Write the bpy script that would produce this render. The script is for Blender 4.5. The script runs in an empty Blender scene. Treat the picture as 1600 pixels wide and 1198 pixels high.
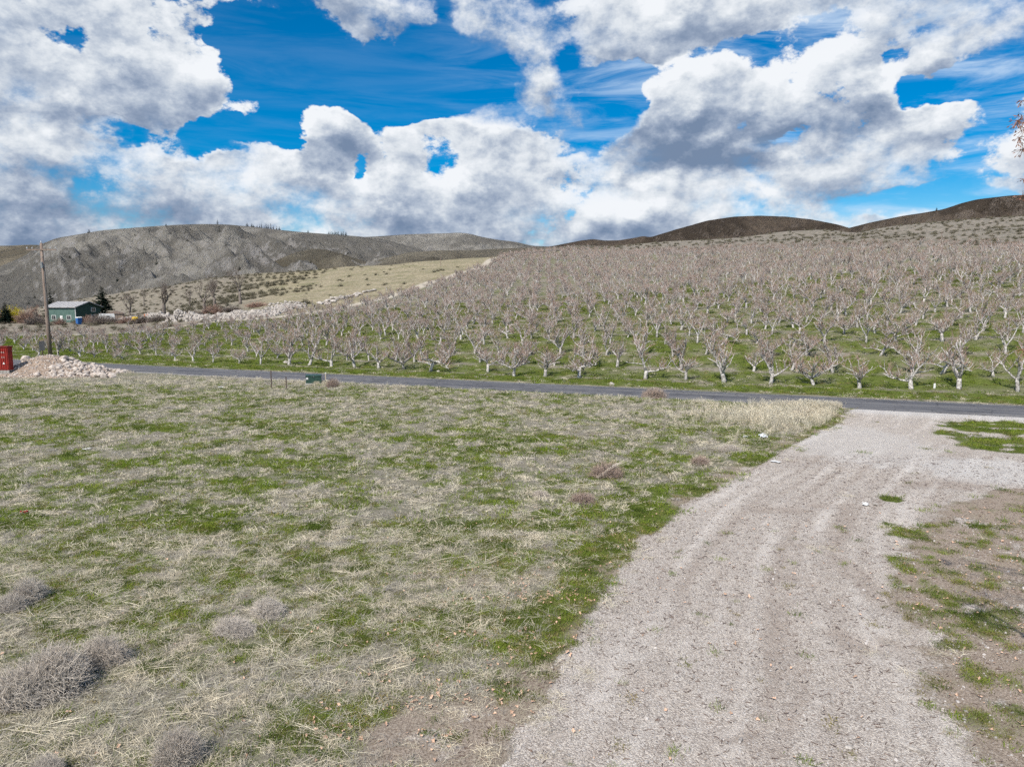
import bpy, bmesh, math, random
import numpy as np
from mathutils import Vector, Matrix, Euler

R = math.radians
random.seed(7)
rng = np.random.default_rng(7)
scene = bpy.context.scene
col = scene.collection

# ------------------------------------------------------------------ camera, sky, sun, exposure
CAM_H = 8.0
F = 1121.0          # focal length in units of a 1600 pixel wide frame
PITCH = math.atan(134.0 / F)
cam_d = bpy.data.cameras.new("camera")
cam = bpy.data.objects.new("camera", cam_d)
col.objects.link(cam)
cam.location = (0, 0, CAM_H)
cam.rotation_euler = (R(90) - PITCH, 0, 0)
cam_d.sensor_width = 36
cam_d.lens = 36 * F / 1600
cam_d.clip_start = 0.1
cam_d.clip_end = 30000
scene.camera = cam

SUN_EL = R(46)
SUN_H = Vector((-0.48, -0.877)).normalized()      # horizontal direction towards the sun
sun_dir = Vector((SUN_H.x * math.cos(SUN_EL), SUN_H.y * math.cos(SUN_EL), math.sin(SUN_EL)))
sd = bpy.data.lights.new("sun", "SUN")
sun = bpy.data.objects.new("sun", sd)
col.objects.link(sun)
sd.energy = 5.0
sd.angle = R(0.5)
sd.color = (1.0, 0.94, 0.85)
sun.rotation_euler = sun_dir.to_track_quat("Z", "Y").to_euler()

vs = scene.view_settings
vs.view_transform = "Standard"
vs.look = "None"
vs.exposure = 0.1
vs.gamma = 1.0
vs.use_curve_mapping = False
scene.cycles.max_bounces = 3
scene.cycles.diffuse_bounces = 1
scene.cycles.glossy_bounces = 1
scene.cycles.transmission_bounces = 2
scene.cycles.use_adaptive_sampling = True
scene.cycles.adaptive_threshold = .03
scene.cycles.transparent_max_bounces = 4
scene.cycles.use_denoising = False


def px_dir(px, py):
    """World direction of a pixel of the 1600 x 1198 photograph."""
    c, s = math.cos(PITCH), math.sin(PITCH)
    x = (px - 800) / F
    y = -(py - 599) / F
    return Vector((x, c + y * s, -s + y * c)).normalized()


class NT:
    """Small helper to write node trees."""
    def __init__(self, tree):
        self.t = tree

    def n(self, kind, **kw):
        nd = self.t.nodes.new(kind)
        ins = kw.pop("ins", None)
        for k, v in kw.items():
            setattr(nd, k, v)
        if ins:
            for k, v in ins.items():
                self.put(nd, k, v)
        return nd

    def put(self, nd, k, v):
        s = nd.inputs[k]
        if hasattr(v, "is_output"):
            self.t.links.new(v, s)
        else:
            if hasattr(s, "default_value") and isinstance(v, (tuple, list)) and len(v) == 3 and s.type == "RGBA":
                v = tuple(v) + (1,)
            s.default_value = v

    def m(self, op, a, b=None, c=None, clamp=False):
        nd = self.t.nodes.new("ShaderNodeMath")
        nd.operation = op
        nd.use_clamp = clamp
        for i, v in enumerate((a, b, c)):
            if v is not None:
                self.put(nd, i, v)
        return nd.outputs[0]

    def v(self, op, a, b=None, c=None, out=0):
        nd = self.t.nodes.new("ShaderNodeVectorMath")
        nd.operation = op
        for i, x in enumerate((a, b, c)):
            if x is not None:
                self.put(nd, i, x)
        return nd.outputs[out]

    def mix(self, f, a, b, blend="MIX"):
        nd = self.t.nodes.new("ShaderNodeMix")
        nd.data_type = "RGBA"
        nd.blend_type = blend
        nd.clamp_factor = True
        self.put(nd, 0, f)
        self.put(nd, 6, a)
        self.put(nd, 7, b)
        return nd.outputs[2]

    def noise(self, vec, scale, detail=4, rough=0.55, dist=0.0, out=0):
        nd = self.t.nodes.new("ShaderNodeTexNoise")
        if vec is not None:
            self.put(nd, "Vector", vec)
        nd.inputs["Scale"].default_value = scale
        nd.inputs["Detail"].default_value = detail
        nd.inputs["Roughness"].default_value = rough
        nd.inputs["Distortion"].default_value = dist
        return nd.outputs[out]

    def step(self, x, lo, hi, a=0.0, b=1.0):
        nd = self.t.nodes.new("ShaderNodeMapRange")
        nd.interpolation_type = "SMOOTHSTEP"
        self.put(nd, 0, x)
        nd.inputs[1].default_value = lo
        nd.inputs[2].default_value = hi
        nd.inputs[3].default_value = a
        nd.inputs[4].default_value = b
        return nd.outputs[0]


def make_world():
    w = bpy.data.worlds.new("World")
    scene.world = w
    w.use_nodes = True
    w.cycles.sampling_method = "MANUAL"
    w.cycles.sample_map_resolution = 512
    t = w.node_tree
    t.nodes.clear()
    N = NT(t)
    # cloud masses: centre x, y, half width, half height (pixels of the photograph turned into azimuth and elevation), weight
    blobs = [
        (60, 20, 300, 75, 1.0), (60, 140, 190, 75, 1.0), (240, 120, 110, 60, .9), (320, 120, 60, 38, .9), (200, 45, 150, 50, .6),
        (110, 62, 55, 17, -1.3), (232, 72, 32, 30, -1.2), (180, 130, 60, 14, -.8),
        (40, 235, 110, 45, .7), (150, 260, 200, 55, 1.1), (60, 320, 280, 55, 1.0), (300, 300, 120, 60, .9),
        (515, 190, 50, 36, 1.1), (508, 232, 68, 42, 1.2), (405, 265, 68, 45, 1.1), (430, 320, 170, 45, 1.0), (480, 285, 80, 40, .7),
        (180, 200, 60, 12, -.9),
        (665, 215, 70, 36, .9), (660, 262, 95, 52, 1.0), (600, 320, 60, 45, .8), (760, 235, 90, 50, .9), (720, 310, 210, 50, 1.1),
        (800, 350, 300, 36, .7), (556, 280, 14, 36, -1.1), (860, 215, 60, 40, .5),
        (610, 22, 100, 36, 1.0), (560, 35, 60, 22, .5), (775, 35, 72, 52, 1.1), (705, 22, 20, 26, -.5), (960, 22, 170, 56, 1.1), (843, 100, 38, 60, 1.1),
        (1080, 28, 120, 36, .8), (1230, 10, 140, 26, .8), (1380, 25, 150, 30, .42), (1500, 60, 170, 30, .40), (1370, 75, 100, 16, .35),
        (1052, 160, 72, 62, 1.2), (1110, 118, 40, 30, .7), (1010, 235, 60, 44, 1.2), (930, 272, 80, 28, 1.0), (1130, 190, 110, 60, 1.1), (1220, 140, 80, 62, 1.2),
        (1300, 120, 55, 48, 1.1), (1275, 175, 90, 46, 1.0), (1345, 165, 62, 50, .9), (1340, 90, 24, 22, .7), (1100, 240, 120, 34, .8),
        (1210, 212, 62, 17, -1.2), (1452, 105, 38, 18, .7),
        (1430, 225, 170, 55, .85), (1540, 200, 120, 40, .7), (1330, 260, 170, 42, .9), (1180, 300, 220, 40, 1.1), (1000, 325, 220, 44, 1.2),
        (1500, 262, 130, 34, .8), (1700, 230, 120, 70, .9), (1560, 292, 60, 12, .55), (870, 300, 120, 45, .9),
        (330, 235, 60, 10, -.6), (450, 225, 26, 22, -.9), (580, 165, 60, 26, -.9), (800, 190, 70, 14, -.5), (1210, 262, 22, 6, -.5), (1380, 275, 60, 8, -.5), (610, 300, 16, 10, -.6),
        (350, 205, 60, 18, -.9), (700, 165, 60, 16, -.5),
        (150, 372, 420, 30, .9), (700, 368, 420, 34, .9), (1050, 358, 330, 34, 1.0), (1330, 348, 60, 14, .5), (1580, 300, 60, 14, .5),
        (1390, 252, 60, 10, -.6), (1500, 140, 130, 26, -.9), (1430, 60, 60, 14, -.4), (960, 165, 60, 34, -1.1), (1430, 315, 160, 22, -.9),
        (400, 90, 60, 60, -.9), (560, 110, 200, 55, -1.2), (450, 200, 50, 30, -.8), (980, 105, 90, 22, -.9), (930, 150, 70, 30, -.3), (720, 140, 110, 26, -.9),
    ]
    # ---- density group
    g = bpy.data.node_groups.new("cloud_density", "ShaderNodeTree")
    g.interface.new_socket("Offset", in_out="INPUT", socket_type="NodeSocketVector")
    g.interface.new_socket("Density", in_out="OUTPUT", socket_type="NodeSocketFloat")
    g.interface.new_socket("Height", in_out="OUTPUT", socket_type="NodeSocketFloat")
    G = NT(g)
    gi = G.n("NodeGroupInput")
    go = G.n("NodeGroupOutput")
    tc = G.n("ShaderNodeTexCoord")
    d = G.v("NORMALIZE", tc.outputs["Generated"])
    dn = G.v("MULTIPLY", d, (1.0, 1.0, 1.5))
    warp = G.noise(dn, 7.0, 5, .6, out=1)
    warpv = G.v("MULTIPLY_ADD", warp, (.11, .11, .09), (-.055, -.055, -.045))
    dw = G.v("ADD", d, warpv)
    sp = G.n("ShaderNodeSeparateXYZ", ins={0: dw})
    az = G.m("ARCTAN2", sp.outputs[0], sp.outputs[1])
    el = G.m("ARCSINE", sp.outputs[2])
    P = G.n("ShaderNodeCombineXYZ", ins={0: az, 1: el}).outputs[0]
    acc = None
    hacc = None
    for cx, cy, rx, ry, wt in blobs:
        dd = px_dir(cx, cy)
        a0, e0 = math.atan2(dd.x, dd.y), math.asin(dd.z)
        k = math.cos(a0)
        sx, sy = 1.0 / (1.22 * rx / F * k * k), 1.0 / (1.22 * ry / F * k)
        q = G.v("MULTIPLY_ADD", P, (sx, sy, 0), (-a0 * sx, -e0 * sy, 0))
        r2 = G.v("DOT_PRODUCT", q, q, out=1)
        f = G.m("MULTIPLY_ADD", r2, -wt, wt)
        f = G.m("MAXIMUM", f, 0.0) if wt > 0 else G.m("MINIMUM", f, 0.0)
        acc = f if acc is None else G.m("ADD", f, acc)
        if wt > .6:
            y_ = G.n("ShaderNodeSeparateXYZ", ins={0: q}).outputs[1]
            hacc = G.m("MULTIPLY", f, y_) if hacc is None else G.m("MULTIPLY_ADD", f, y_, hacc)
    hgt = G.m("DIVIDE", hacc, G.m("MAXIMUM", acc, .35))
    acc = G.m("MINIMUM", acc, .82)
    # outside the part of the sky the list covers the broken cloud simply goes on
    wide = G.noise(dn, 2.6, 2, .5)
    wide = G.step(wide, .46, .62, -.2, .9)
    out_f = G.m("MAXIMUM", G.step(G.m("ABSOLUTE", az), .66, .9), G.step(el, .40, .55))
    acc = G.m("ADD", G.m("MULTIPLY", acc, G.m("SUBTRACT", 1.0, out_f)), G.m("MULTIPLY", wide, out_f))
    g.links.new(acc, go.inputs[0])
    g.links.new(hgt, go.inputs[1])
    base = N.n("ShaderNodeGroup", node_tree=g)
    acc, hgt = base.outputs[0], base.outputs[1]

    # billows: inverted cells at several sizes with fractal noise, looked up twice to find the side facing the light
    g2 = bpy.data.node_groups.new("cloud_billow", "ShaderNodeTree")
    g2.interface.new_socket("Offset", in_out="INPUT", socket_type="NodeSocketVector")
    g2.interface.new_socket("Billow", in_out="OUTPUT", socket_type="NodeSocketFloat")
    Q = NT(g2)
    gi, go = Q.n("NodeGroupInput"), Q.n("NodeGroupOutput")
    d = Q.v("ADD", Q.v("NORMALIZE", Q.n("ShaderNodeTexCoord").outputs["Generated"]), gi.outputs[0])
    dn2 = Q.v("MULTIPLY", d, (1.0, 1.0, 1.45))
    w2 = Q.noise(dn2, 14.0, 4, .6, out=1)
    dn3 = Q.v("ADD", dn2, Q.v("MULTIPLY_ADD", w2, (.055, .055, .055), (-.0275, -.0275, -.0275)))
    vo = Q.n("ShaderNodeTexVoronoi", feature="F1", ins={"Vector": dn3, "Scale": 15.0})
    vo.inputs["Detail"].default_value = 4.0
    vo.inputs["Roughness"].default_value = .55
    vo.inputs["Lacunarity"].default_value = 2.1
    vo.normalize = True
    fb = Q.noise(dn2, 8.0, 10, .64)
    bl = Q.m("ADD", Q.m("MULTIPLY_ADD", vo.outputs["Distance"], -1.5, .48), Q.m("MULTIPLY_ADD", fb, 3.3, -1.65))
    g2.links.new(bl, go.inputs[0])

    def billow(off):
        nd = N.n("ShaderNodeGroup", node_tree=g2)
        nd.inputs[0].default_value = off
        return nd.outputs[0]
    b0 = billow((0, 0, 0))
    b1 = billow((-.008, 0, .016))
    D = N.m("ADD", acc, N.m("MULTIPLY", b0, 1.1))
    soft = N.step(N.noise(N.v("MULTIPLY", N.v("NORMALIZE", N.n("ShaderNodeTexCoord").outputs["Generated"]), (1, 1, 1.6)), 3.3, 3, .5), .44, .62)
    c_hard, c_soft = N.step(D, .22, .52), N.step(D, -.02, 1.05)
    cover = N.m("ADD", N.m("MULTIPLY", c_hard, N.m("SUBTRACT", 1.0, soft)), N.m("MULTIPLY", c_soft, soft))
    lit = N.m("MULTIPLY", N.m("SUBTRACT", b0, b1), .80)
    tc = N.n("ShaderNodeTexCoord")
    dv = N.v("NORMALIZE", tc.outputs["Generated"])
    dvs = N.v("MULTIPLY", dv, (1, 1, 2.2))
    # lighter crowns and greyer undersides of the main masses
    spd = N.n("ShaderNodeSeparateXYZ", ins={0: N.v("ADD", dv, N.v("MULTIPLY_ADD", N.noise(dvs, 9.0, 4, .6, out=1), (.08, .08, .08), (-.04, -.04, -.04)))})
    Pd = N.n("ShaderNodeCombineXYZ", ins={0: N.m("ARCTAN2", spd.outputs[0], spd.outputs[1]), 1: N.m("ARCSINE", spd.outputs[2])}).outputs[0]
    tone = None
    for cx, cy, rx, ry, wt in [(80, 320, 220, 38, -.55), (1040, 240, 130, 55, -.40), (512, 245, 60, 26, -.45), (300, 240, 40, 18, -.4), (735, 325, 70, 30, -.30), (1340, 185, 70, 40, -.38),
                               (1110, 245, 90, 25, -.35), (870, 362, 160, 24, -.28), (150, 30, 200, 40, -.22), (590, 60, 60, 25, -.2), (1090, 200, 90, 20, -.2), (240, 190, 90, 25, -.25),
                               (1070, 120, 70, 34, .40), (515, 182, 44, 22, .40), (420, 290, 120, 30, .22), (90, 150, 150, 26, .30), (70, 222, 110, 22, .40), (890, 320, 190, 24, .35), (670, 220, 60, 20, .35),
                               (335, 118, 50, 20, .25), (1260, 100, 80, 30, .25), (1450, 262, 160, 34, .25), (1130, 305, 200, 26, .25), (650, 290, 90, 18, .25), (960, 25, 140, 28, .12), (940, 240, 60, 18, .3)]:
        dd = px_dir(cx, cy)
        a0, e0 = math.atan2(dd.x, dd.y), math.asin(dd.z)
        k = math.cos(a0)
        sx, sy = 1.0 / (1.5 * rx / F * k * k), 1.0 / (1.5 * ry / F * k)
        q = N.v("MULTIPLY_ADD", Pd, (sx, sy, 0), (-a0 * sx, -e0 * sy, 0))
        f = N.m("MAXIMUM", N.m("MULTIPLY_ADD", N.v("DOT_PRODUCT", q, q, out=1), -1.0, 1.0), 0.0)
        tone = N.m("MULTIPLY", f, wt) if tone is None else N.m("MULTIPLY_ADD", f, wt, tone)
    big = N.noise(dvs, 6.5, 4, .55)
    big = N.m("MULTIPLY_ADD", big, 1.6, -.8)
    thick = N.step(D, .45, 1.3, .12, -.12)
    br = N.m("ADD", N.m("ADD", lit, .62), N.m("MULTIPLY", hgt, .50))
    br = N.m("ADD", br, N.m("MULTIPLY", big, .6))
    br = N.m("ADD", br, N.m("MULTIPLY", tone, N.m("MULTIPLY_ADD", b0, -.5, .62)))
    br = N.m("ADD", br, thick, clamp=True)
    cr = N.n("ShaderNodeValToRGB", ins={0: br})
    e = cr.color_ramp.elements
    e[0].position = 0.0
    e[0].color = (.19, .265, .40, 1)
    e[1].position = 1.0
    e[1].color = (.93, .96, 1.0, 1)
    for pos, c in ((.28, (.31, .385, .52)), (.52, (.50, .57, .68)), (.76, (.75, .80, .86))):
        x = cr.color_ramp.elements.new(pos)
        x.color = c + (1,)
    # thin streaks of high cloud
    sc = N.v("MULTIPLY", dv, (2.2, 2.2, 15.0))
    rot = N.n("ShaderNodeMapping", ins={0: sc, "Rotation": (0, R(5), R(20))}).outputs[0]
    ci = N.noise(rot, 2.4, 8, .62, .6)
    sx = N.n("ShaderNodeSeparateXYZ", ins={0: dv})
    ci = N.step(ci, .42, .74, 0, .75)
    ci = N.m("MULTIPLY", ci, N.step(sx.outputs[0], -.15, .25, .08, 1.0))
    sky = N.n("ShaderNodeTexSky")
    sky.sky_type = "NISHITA"
    sky.sun_disc = False
    sky.sun_elevation = SUN_EL
    sky.sun_rotation = math.atan2(SUN_H.x, SUN_H.y)
    sky.altitude = 400
    sky.air_density = 1.0
    sky.dust_density = .25
    sky.ozone_density = 3.0
    hs = N.n("ShaderNodeHueSaturation", ins={"Hue": .500, "Saturation": 1.75, "Value": .98, "Color": sky.outputs[0]})
    bg1 = N.n("ShaderNodeBackground", ins={0: hs.outputs[0], 1: .105})
    bgc = N.n("ShaderNodeBackground", ins={0: (.62, .76, .92), 1: 1.0})
    m0 = N.n("ShaderNodeMixShader", ins={0: ci, 1: bg1.outputs[0], 2: bgc.outputs[0]})
    bg2 = N.n("ShaderNodeBackground", ins={0: cr.outputs[0], 1: .90})
    m1 = N.n("ShaderNodeMixShader", ins={0: cover, 1: m0.outputs[0], 2: bg2.outputs[0]})
    out = N.n("ShaderNodeOutputWorld", ins={0: m1.outputs[0]})


make_world()

# ------------------------------------------------------------------ numpy noise
_perm = np.random.default_rng(11).permutation(4096).astype(np.int64)


def _hash(ix, iy, seed):
    return _perm[(_perm[(ix + seed * 57) & 4095] + iy) & 4095]


def vnoise(x, y, seed=0):
    """Gradient noise, about -0.7..0.7."""
    x = np.asarray(x, float)
    y = np.asarray(y, float)
    ix = np.floor(x).astype(np.int64)
    iy = np.floor(y).astype(np.int64)
    fx, fy = x - ix, y - iy
    u = fx * fx * fx * (fx * (fx * 6 - 15) + 10)
    v = fy * fy * fy * (fy * (fy * 6 - 15) + 10)

    def gr(a, b, dx, dy):
        h = _hash(a, b, seed) * (2 * math.pi / 4096)
        return np.cos(h) * dx + np.sin(h) * dy
    n00 = gr(ix, iy, fx, fy)
    n10 = gr(ix + 1, iy, fx - 1, fy)
    n01 = gr(ix, iy + 1, fx, fy - 1)
    n11 = gr(ix + 1, iy + 1, fx - 1, fy - 1)
    return (n00 * (1 - u) + n10 * u) * (1 - v) + (n01 * (1 - u) + n11 * u) * v


def fbm(x, y, oct=4, seed=0, gain=.5, ridged=False):
    s, a, tot = 0.0, 1.0, 0.0
    for o in range(oct):
        n = vnoise(x * 2 ** o + 13.7 * o, y * 2 ** o - 7.1 * o, seed + o)
        if ridged:
            n = .5 - np.abs(n) * 1.6
        s = s + a * n
        tot += a
        a *= gain
    return s / tot


def sstep(x, a, b):
    t = np.clip((x - a) / (b - a), 0, 1)
    return t * t * (3 - 2 * t)


# ------------------------------------------------------------------ the lie of the land
def G(px, py, z=0.0):
    """Where the photograph's pixel meets level ground of height z."""
    d = px_dir(px, py)
    t = (z - CAM_H) / d.z
    return Vector((d.x * t, d.y * t))


RA = R(21.4)
ROAD_DIR = np.array([math.cos(RA), -math.sin(RA)])
ROAD_N = np.array([math.sin(RA), math.cos(RA)])          # away from the camera
_p = G(800, 604.0)
ROAD_C = float(_p.x * ROAD_N[0] + _p.y * ROAD_N[1])
ROAD_HW = 2.95


def road_s(x, y):
    """Signed distance from the road's centre line, positive beyond it."""
    return x * ROAD_N[0] + y * ROAD_N[1] - ROAD_C


def land(x, y):
    x = np.asarray(x, float)
    y = np.asarray(y, float)
    far_y = 410.0
    yc = np.minimum(y, far_y)
    plane = .0759 * x + .0953 * (yc - 70)
    plane = np.where(x > 260, plane - .03 * (x - 260), plane)
    drop = .085 * np.maximum(0, -x - 60) * (1 - sstep(y, 250, 400)) + .09 * np.maximum(0, -x - 165)
    plane = plane - drop
    h = np.where(plane > 30, plane, np.log1p(np.exp(np.clip(plane * .9, -30, 30))) / .9)
    s = road_s(x, y)
    h = h * sstep(s, 4.0, 26.0)
    bump = 1.9 * vnoise(x / 55., y / 55., 3) * sstep(y, 230, 330) + .8 * vnoise(x / 21., y / 21., 5) * sstep(y, 120, 240)
    h = h + bump * sstep(s, 8, 30)
    # notch between the two sage knolls
    h = h - 3.2 * np.exp(-((x / np.maximum(y, 1) - .470) / .03) ** 2) * sstep(y, 300, 390)
    h = h - np.maximum(0, y - far_y) * .11 * (1 - .75 * sstep(y, 600, 1200))
    h = np.where(y > far_y, np.maximum(h, -30), h)
    # small unevenness of the near field
    near = sstep(y, 140, 60) * sstep(np.abs(s), 3.2, 5)
    h = h + near * (.09 * fbm(x / 3.2, y / 3.2, 3, 21) + .03 * vnoise(x / .7, y / .7, 31))
    # a low bank of tall grass along the near edge of the road
    h = h + .16 * np.exp(-((s + 5.2) / 1.3) ** 2) * (1 - gravel_mask(x, y)) * sstep(s, -9, -6)
    return h


EDGE = [G(*p) for p in [(1330, 638), (1318, 650), (1300, 664), (1240, 690), (1160, 734), (1060, 787), (985, 850), (930, 920), (885, 1000), (850, 1065),
                        (805, 1120), (750, 1198), (660, 1320)]]
EDGE_Y = np.array([p.y for p in EDGE][::-1])
EDGE_X = np.array([p.x for p in EDGE][::-1])
VER = [G(*p) for p in [(1620, 762), (1560, 765), (1480, 792), (1430, 850), (1400, 905), (1425, 960), (1455, 1030), (1490, 1110), (1540, 1198), (1620, 1320)]]
VER_Y = np.array([p.y for p in VER][::-1])
VER_X = np.array([p.x for p in VER][::-1])


def drive_off(x, y):
    return x - np.interp(y, EDGE_Y, EDGE_X)


def gravel_mask(x, y):
    """1 on the gravel drive and the road's shoulder by it."""
    w = .55 * fbm(x / 1.1, y / 1.1, 4, 41) + .35 * vnoise(x / 3.5, y / 3.5, 42)
    m = sstep(drive_off(x, y) + w * 1.4, -.15, .35)
    s = road_s(x, y)
    m = m * sstep(s, 1.0, -1.0)
    sh = sstep(s + .25 * w, -3.75, -3.3) * sstep(s, 0, -1)
    return np.maximum(m, sh * .9)


def ell(x, y, px, py, rx, ry, amp=.6, seed=60):
    c = G(px, py)
    r = abs(G(px + rx, py).x - G(px - rx, py).x) / 2
    q = abs(G(px, py - ry).y - G(px, py + ry).y) / 2
    d = np.sqrt(((x - c.x) / r) ** 2 + ((y - c.y) / q) ** 2)
    d = d + amp * fbm(x / .9, y / .9, 4, seed)
    return sstep(d, 1.15, .65)


GREEN_SPOTS = [(232, 668, 62, 7, 1.0), (325, 825, 60, 14, .9), (370, 752, 55, 10, .8), (300, 800, 50, 12, .8), (690, 835, 75, 16, .85),
               (862, 803, 38, 8, 1.1), (600, 660, 60, 4, .8), (735, 685, 40, 6, .7), (850, 685, 55, 8, .9), (960, 728, 50, 5, .7),
               (235, 965, 55, 26, .7), (700, 980, 100, 55, .5), (520, 1130, 120, 60, .5), (90, 762, 40, 5, .7), (20, 760, 30, 8, .8),
               (200, 780, 40, 5, .8), (550, 662, 28, 4, .7), (1020, 800, 40, 14, .8), (1090, 765, 50, 14, .8), (1190, 715, 60, 12, .8),
               (900, 915, 45, 35, .7), (850, 970, 30, 25, .6), (470, 905, 70, 14, .8), (60, 860, 60, 14, .5), (560, 790, 60, 6, .6),
               (1270, 665, 22, 6, .8), (780, 655, 40, 4, .6), (220, 722, 40, 5, .8), (430, 630, 60, 4, .5)]


def field_masks(x, y):
    """gravel, green, soil, straw, sage, pale for the whole ground."""
    s = road_s(x, y)
    gv = gravel_mask(x, y)
    n1 = fbm(x / 3.0, y / 3.0, 5, 70, .6)
    n2 = fbm(x / 9.0, y / 9.0, 3, 75)
    n3 = fbm(x / .8, y / .8, 3, 71, .6)
    grn = sstep(n1 + .4 * n2 + .45 * n3, -.16, .30) * .66
    grn = grn * (1 - .40 * sstep(s, -26, -8)) + .20
    for px, py, rx, ry, a in GREEN_SPOTS:
        grn = np.maximum(grn, a * ell(x, y, px, py, rx, ry))
    # green fringe along the drive
    off = drive_off(x, y)
    fr = np.exp(-((off + .55 + .4 * n1) / .6) ** 2) * sstep(s, -3, -5) * sstep(fbm(x / 1.5, y / 1.5, 3, 78), -.2, .15)
    grn = np.maximum(grn, .50 * fr * sstep(n3, -.3, .1))
    grn = grn * sstep(off, .7, .1)
    soil = sstep(fbm(x / 2.4, y / 2.4, 4, 80), .12, .42) * .55
    soil = np.maximum(soil, .75 * ell(x, y, 740, 890, 110, 26, .9))
    soil = np.maximum(soil, .55 * ell(x, y, 270, 1010, 70, 30, .9))
    soil = soil * (1 - grn) * sstep(off, 1.2, 0)
    # beyond the drive: the mossy verge at the right
    ver = sstep(x - np.interp(y, VER_Y, VER_X) + 1.6 * n1 + .8 * n3, -1.1, .6) * sstep(y, 31, 29.3)
    vn = fbm(x / 1.0, y / 1.0, 5, 90, .6)
    grn = np.maximum(grn, ver * sstep(vn, -.15, .28) * .46)
    vs_ = sstep(fbm(x / 1.7, y / 1.7, 4, 95, .6), -.42, -.02)
    soil = np.maximum(soil, ver * .9 * vs_)
    gv = gv * (1 - .80 * ver * vs_)
    edge_soil = np.exp(-((off + .25 + 1.2 * n1) / .75) ** 2) * sstep(s, -4, -8)
    soil = np.maximum(soil, .85 * edge_soil)
    gv = gv * (1 - .75 * edge_soil * sstep(n3, -.25, .15))
    pt = np.maximum(ell(x, y, 1570, 668, 100, 13, .6), ell(x, y, 1580, 695, 85, 15, .6))
    pt = np.maximum(pt, .9 * ell(x, y, 1485, 677, 26, 6, .5))
    grn = np.maximum(grn, .9 * pt * sstep(fbm(x / 1.3, y / 1.3, 3, 96), -.35, .0))
    tuft = ell(x, y, 1393, 780, 17, 6, .4)
    grn = np.maximum(grn, tuft)
    for px, py, rx, ry in [(1390, 820, 14, 10), (1400, 880, 14, 8), (1425, 838, 30, 8), (1465, 925, 14, 26), (1550, 975, 60, 20),
                           (1440, 950, 22, 5), (1490, 1010, 22, 8), (1530, 1120, 20, 14), (1580, 1110, 18, 16), (1520, 1060, 15, 5)]:
        grn = np.maximum(grn, .50 * ell(x, y, px, py, rx * 1.15, ry * 1.15, 2.4, 61))
    pale = np.maximum(.8 * ell(x, y, 1555, 735, 130, 24, .4), .9 * sstep(s, -6.5, -3.6) * gv)
    pale = np.maximum(pale, .5 * ell(x, y, 1330, 690, 120, 40, .6))
    # the orchard and the slopes beyond the road
    o = sstep(s, 3.3, 3.8)
    strip = np.abs(((s - 8.1) / 5.8 + .5) % 1.0 - .5)
    og = .42 - .30 * sstep(s, 14, 75) + .38 * sstep(fbm(x / 5., y / 5., 4, 100), -.3, .25) - .45 * sstep(strip, .16, .05) * sstep(fbm(x / 2.5, y / 2.5, 3, 101), -.25, .2)
    og = np.where(s < 8, np.maximum(og, .85 - .6 * sstep(fbm(x / 4., y / 1.5, 3, 103), .0, .3)), og)
    ins = orchard_in(x, y)
    left_flat = sstep(x, -62, -75)
    og = og * (1 - .5 * left_flat * sstep(s, 25, 50))
    straw = o * (1 - ins)
    sage = straw * sstep(x / np.maximum(y, 1), .10, .16)
    straw = straw * (1 - sage)
    sage = np.maximum(sage, .8 * straw * sstep(x / np.maximum(y, 1), -.30, -.40))
    sage = np.maximum(sage, o * sstep(y, 430, 520))
    grn = grn * (1 - o) + o * og * np.where(ins > .5, 1, .35)
    soil = soil * (1 - o) + o * .25 * sstep(n1, .0, .3)
    lit_ = ell(x, y, 690, 1150, 130, 70, .8, 62)
    soil = np.maximum(soil, .8 * lit_ * (1 - o))
    gv = np.maximum(gv, .55 * lit_ * sstep(n3, -.2, .2))
    grn = grn * (1 - .8 * lit_)
    return gv * (1 - o), np.clip(grn, 0, 1), np.clip(soil, 0, 1), straw, sage, np.clip(pale, 0, 1) * (1 - o)


def hz(x, y):
    return float(land(np.array([x]), np.array([y]))[0])


def on_land(px, py):
    """Walk a photograph's ray out to where it meets the land."""
    d = px_dir(px, py)
    t = np.geomspace(8, 700, 240)
    for _ in range(2):
        under = CAM_H + d.z * t < land(d.x * t, d.y * t)
        if not under.any():
            p = G(px, max(py, 470))
            return Vector((p.x, p.y, 0))
        i = max(1, int(np.argmax(under)))
        t = np.linspace(t[i - 1], t[i], 12)
    hi = t[-1]
    return Vector((d.x * hi, d.y * hi, hz(d.x * hi, d.y * hi)))


TRACK = [(-260., 150.)] + [(lambda p: (p.x, p.y))(on_land(*q)) for q in [(300, 508), (380, 503), (430, 496), (500, 486), (560, 475), (600, 466), (650, 450), (700, 434), (735, 423)]]
TRACK = [t for i, t in enumerate(TRACK) if i == 0 or t[1] > TRACK[i - 1][1]]
TRACK.append((TRACK[-1][0] + 12, 440.))
print("track", [(round(a), round(b)) for a, b in TRACK])


def track_dist(x, y):
    best = np.full(np.shape(x), 1e9)
    for (ax, ay), (bx, by) in zip(TRACK[:-1], TRACK[1:]):
        dx, dy = bx - ax, by - ay
        t = np.clip(((x - ax) * dx + (y - ay) * dy) / (dx * dx + dy * dy), 0, 1)
        best = np.minimum(best, np.hypot(x - ax - t * dx, y - ay - t * dy))
    return best


def track_side(x, y):
    """+ on the orchard side of the track."""
    tx = np.array([p[0] for p in TRACK], float)
    ty = np.array([p[1] for p in TRACK], float)
    o = np.argsort(ty)
    side = x - np.interp(y, ty[o], tx[o])
    return np.where(y < ty.min(), 1e3, side)


def lane_dist(x, y):
    ax, ay, bx, by = -40., 296., 165., 167.
    dx, dy = bx - ax, by - ay
    L = math.hypot(dx, dy)
    return np.abs((x - ax) * dy - (y - ay) * dx) / L


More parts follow.
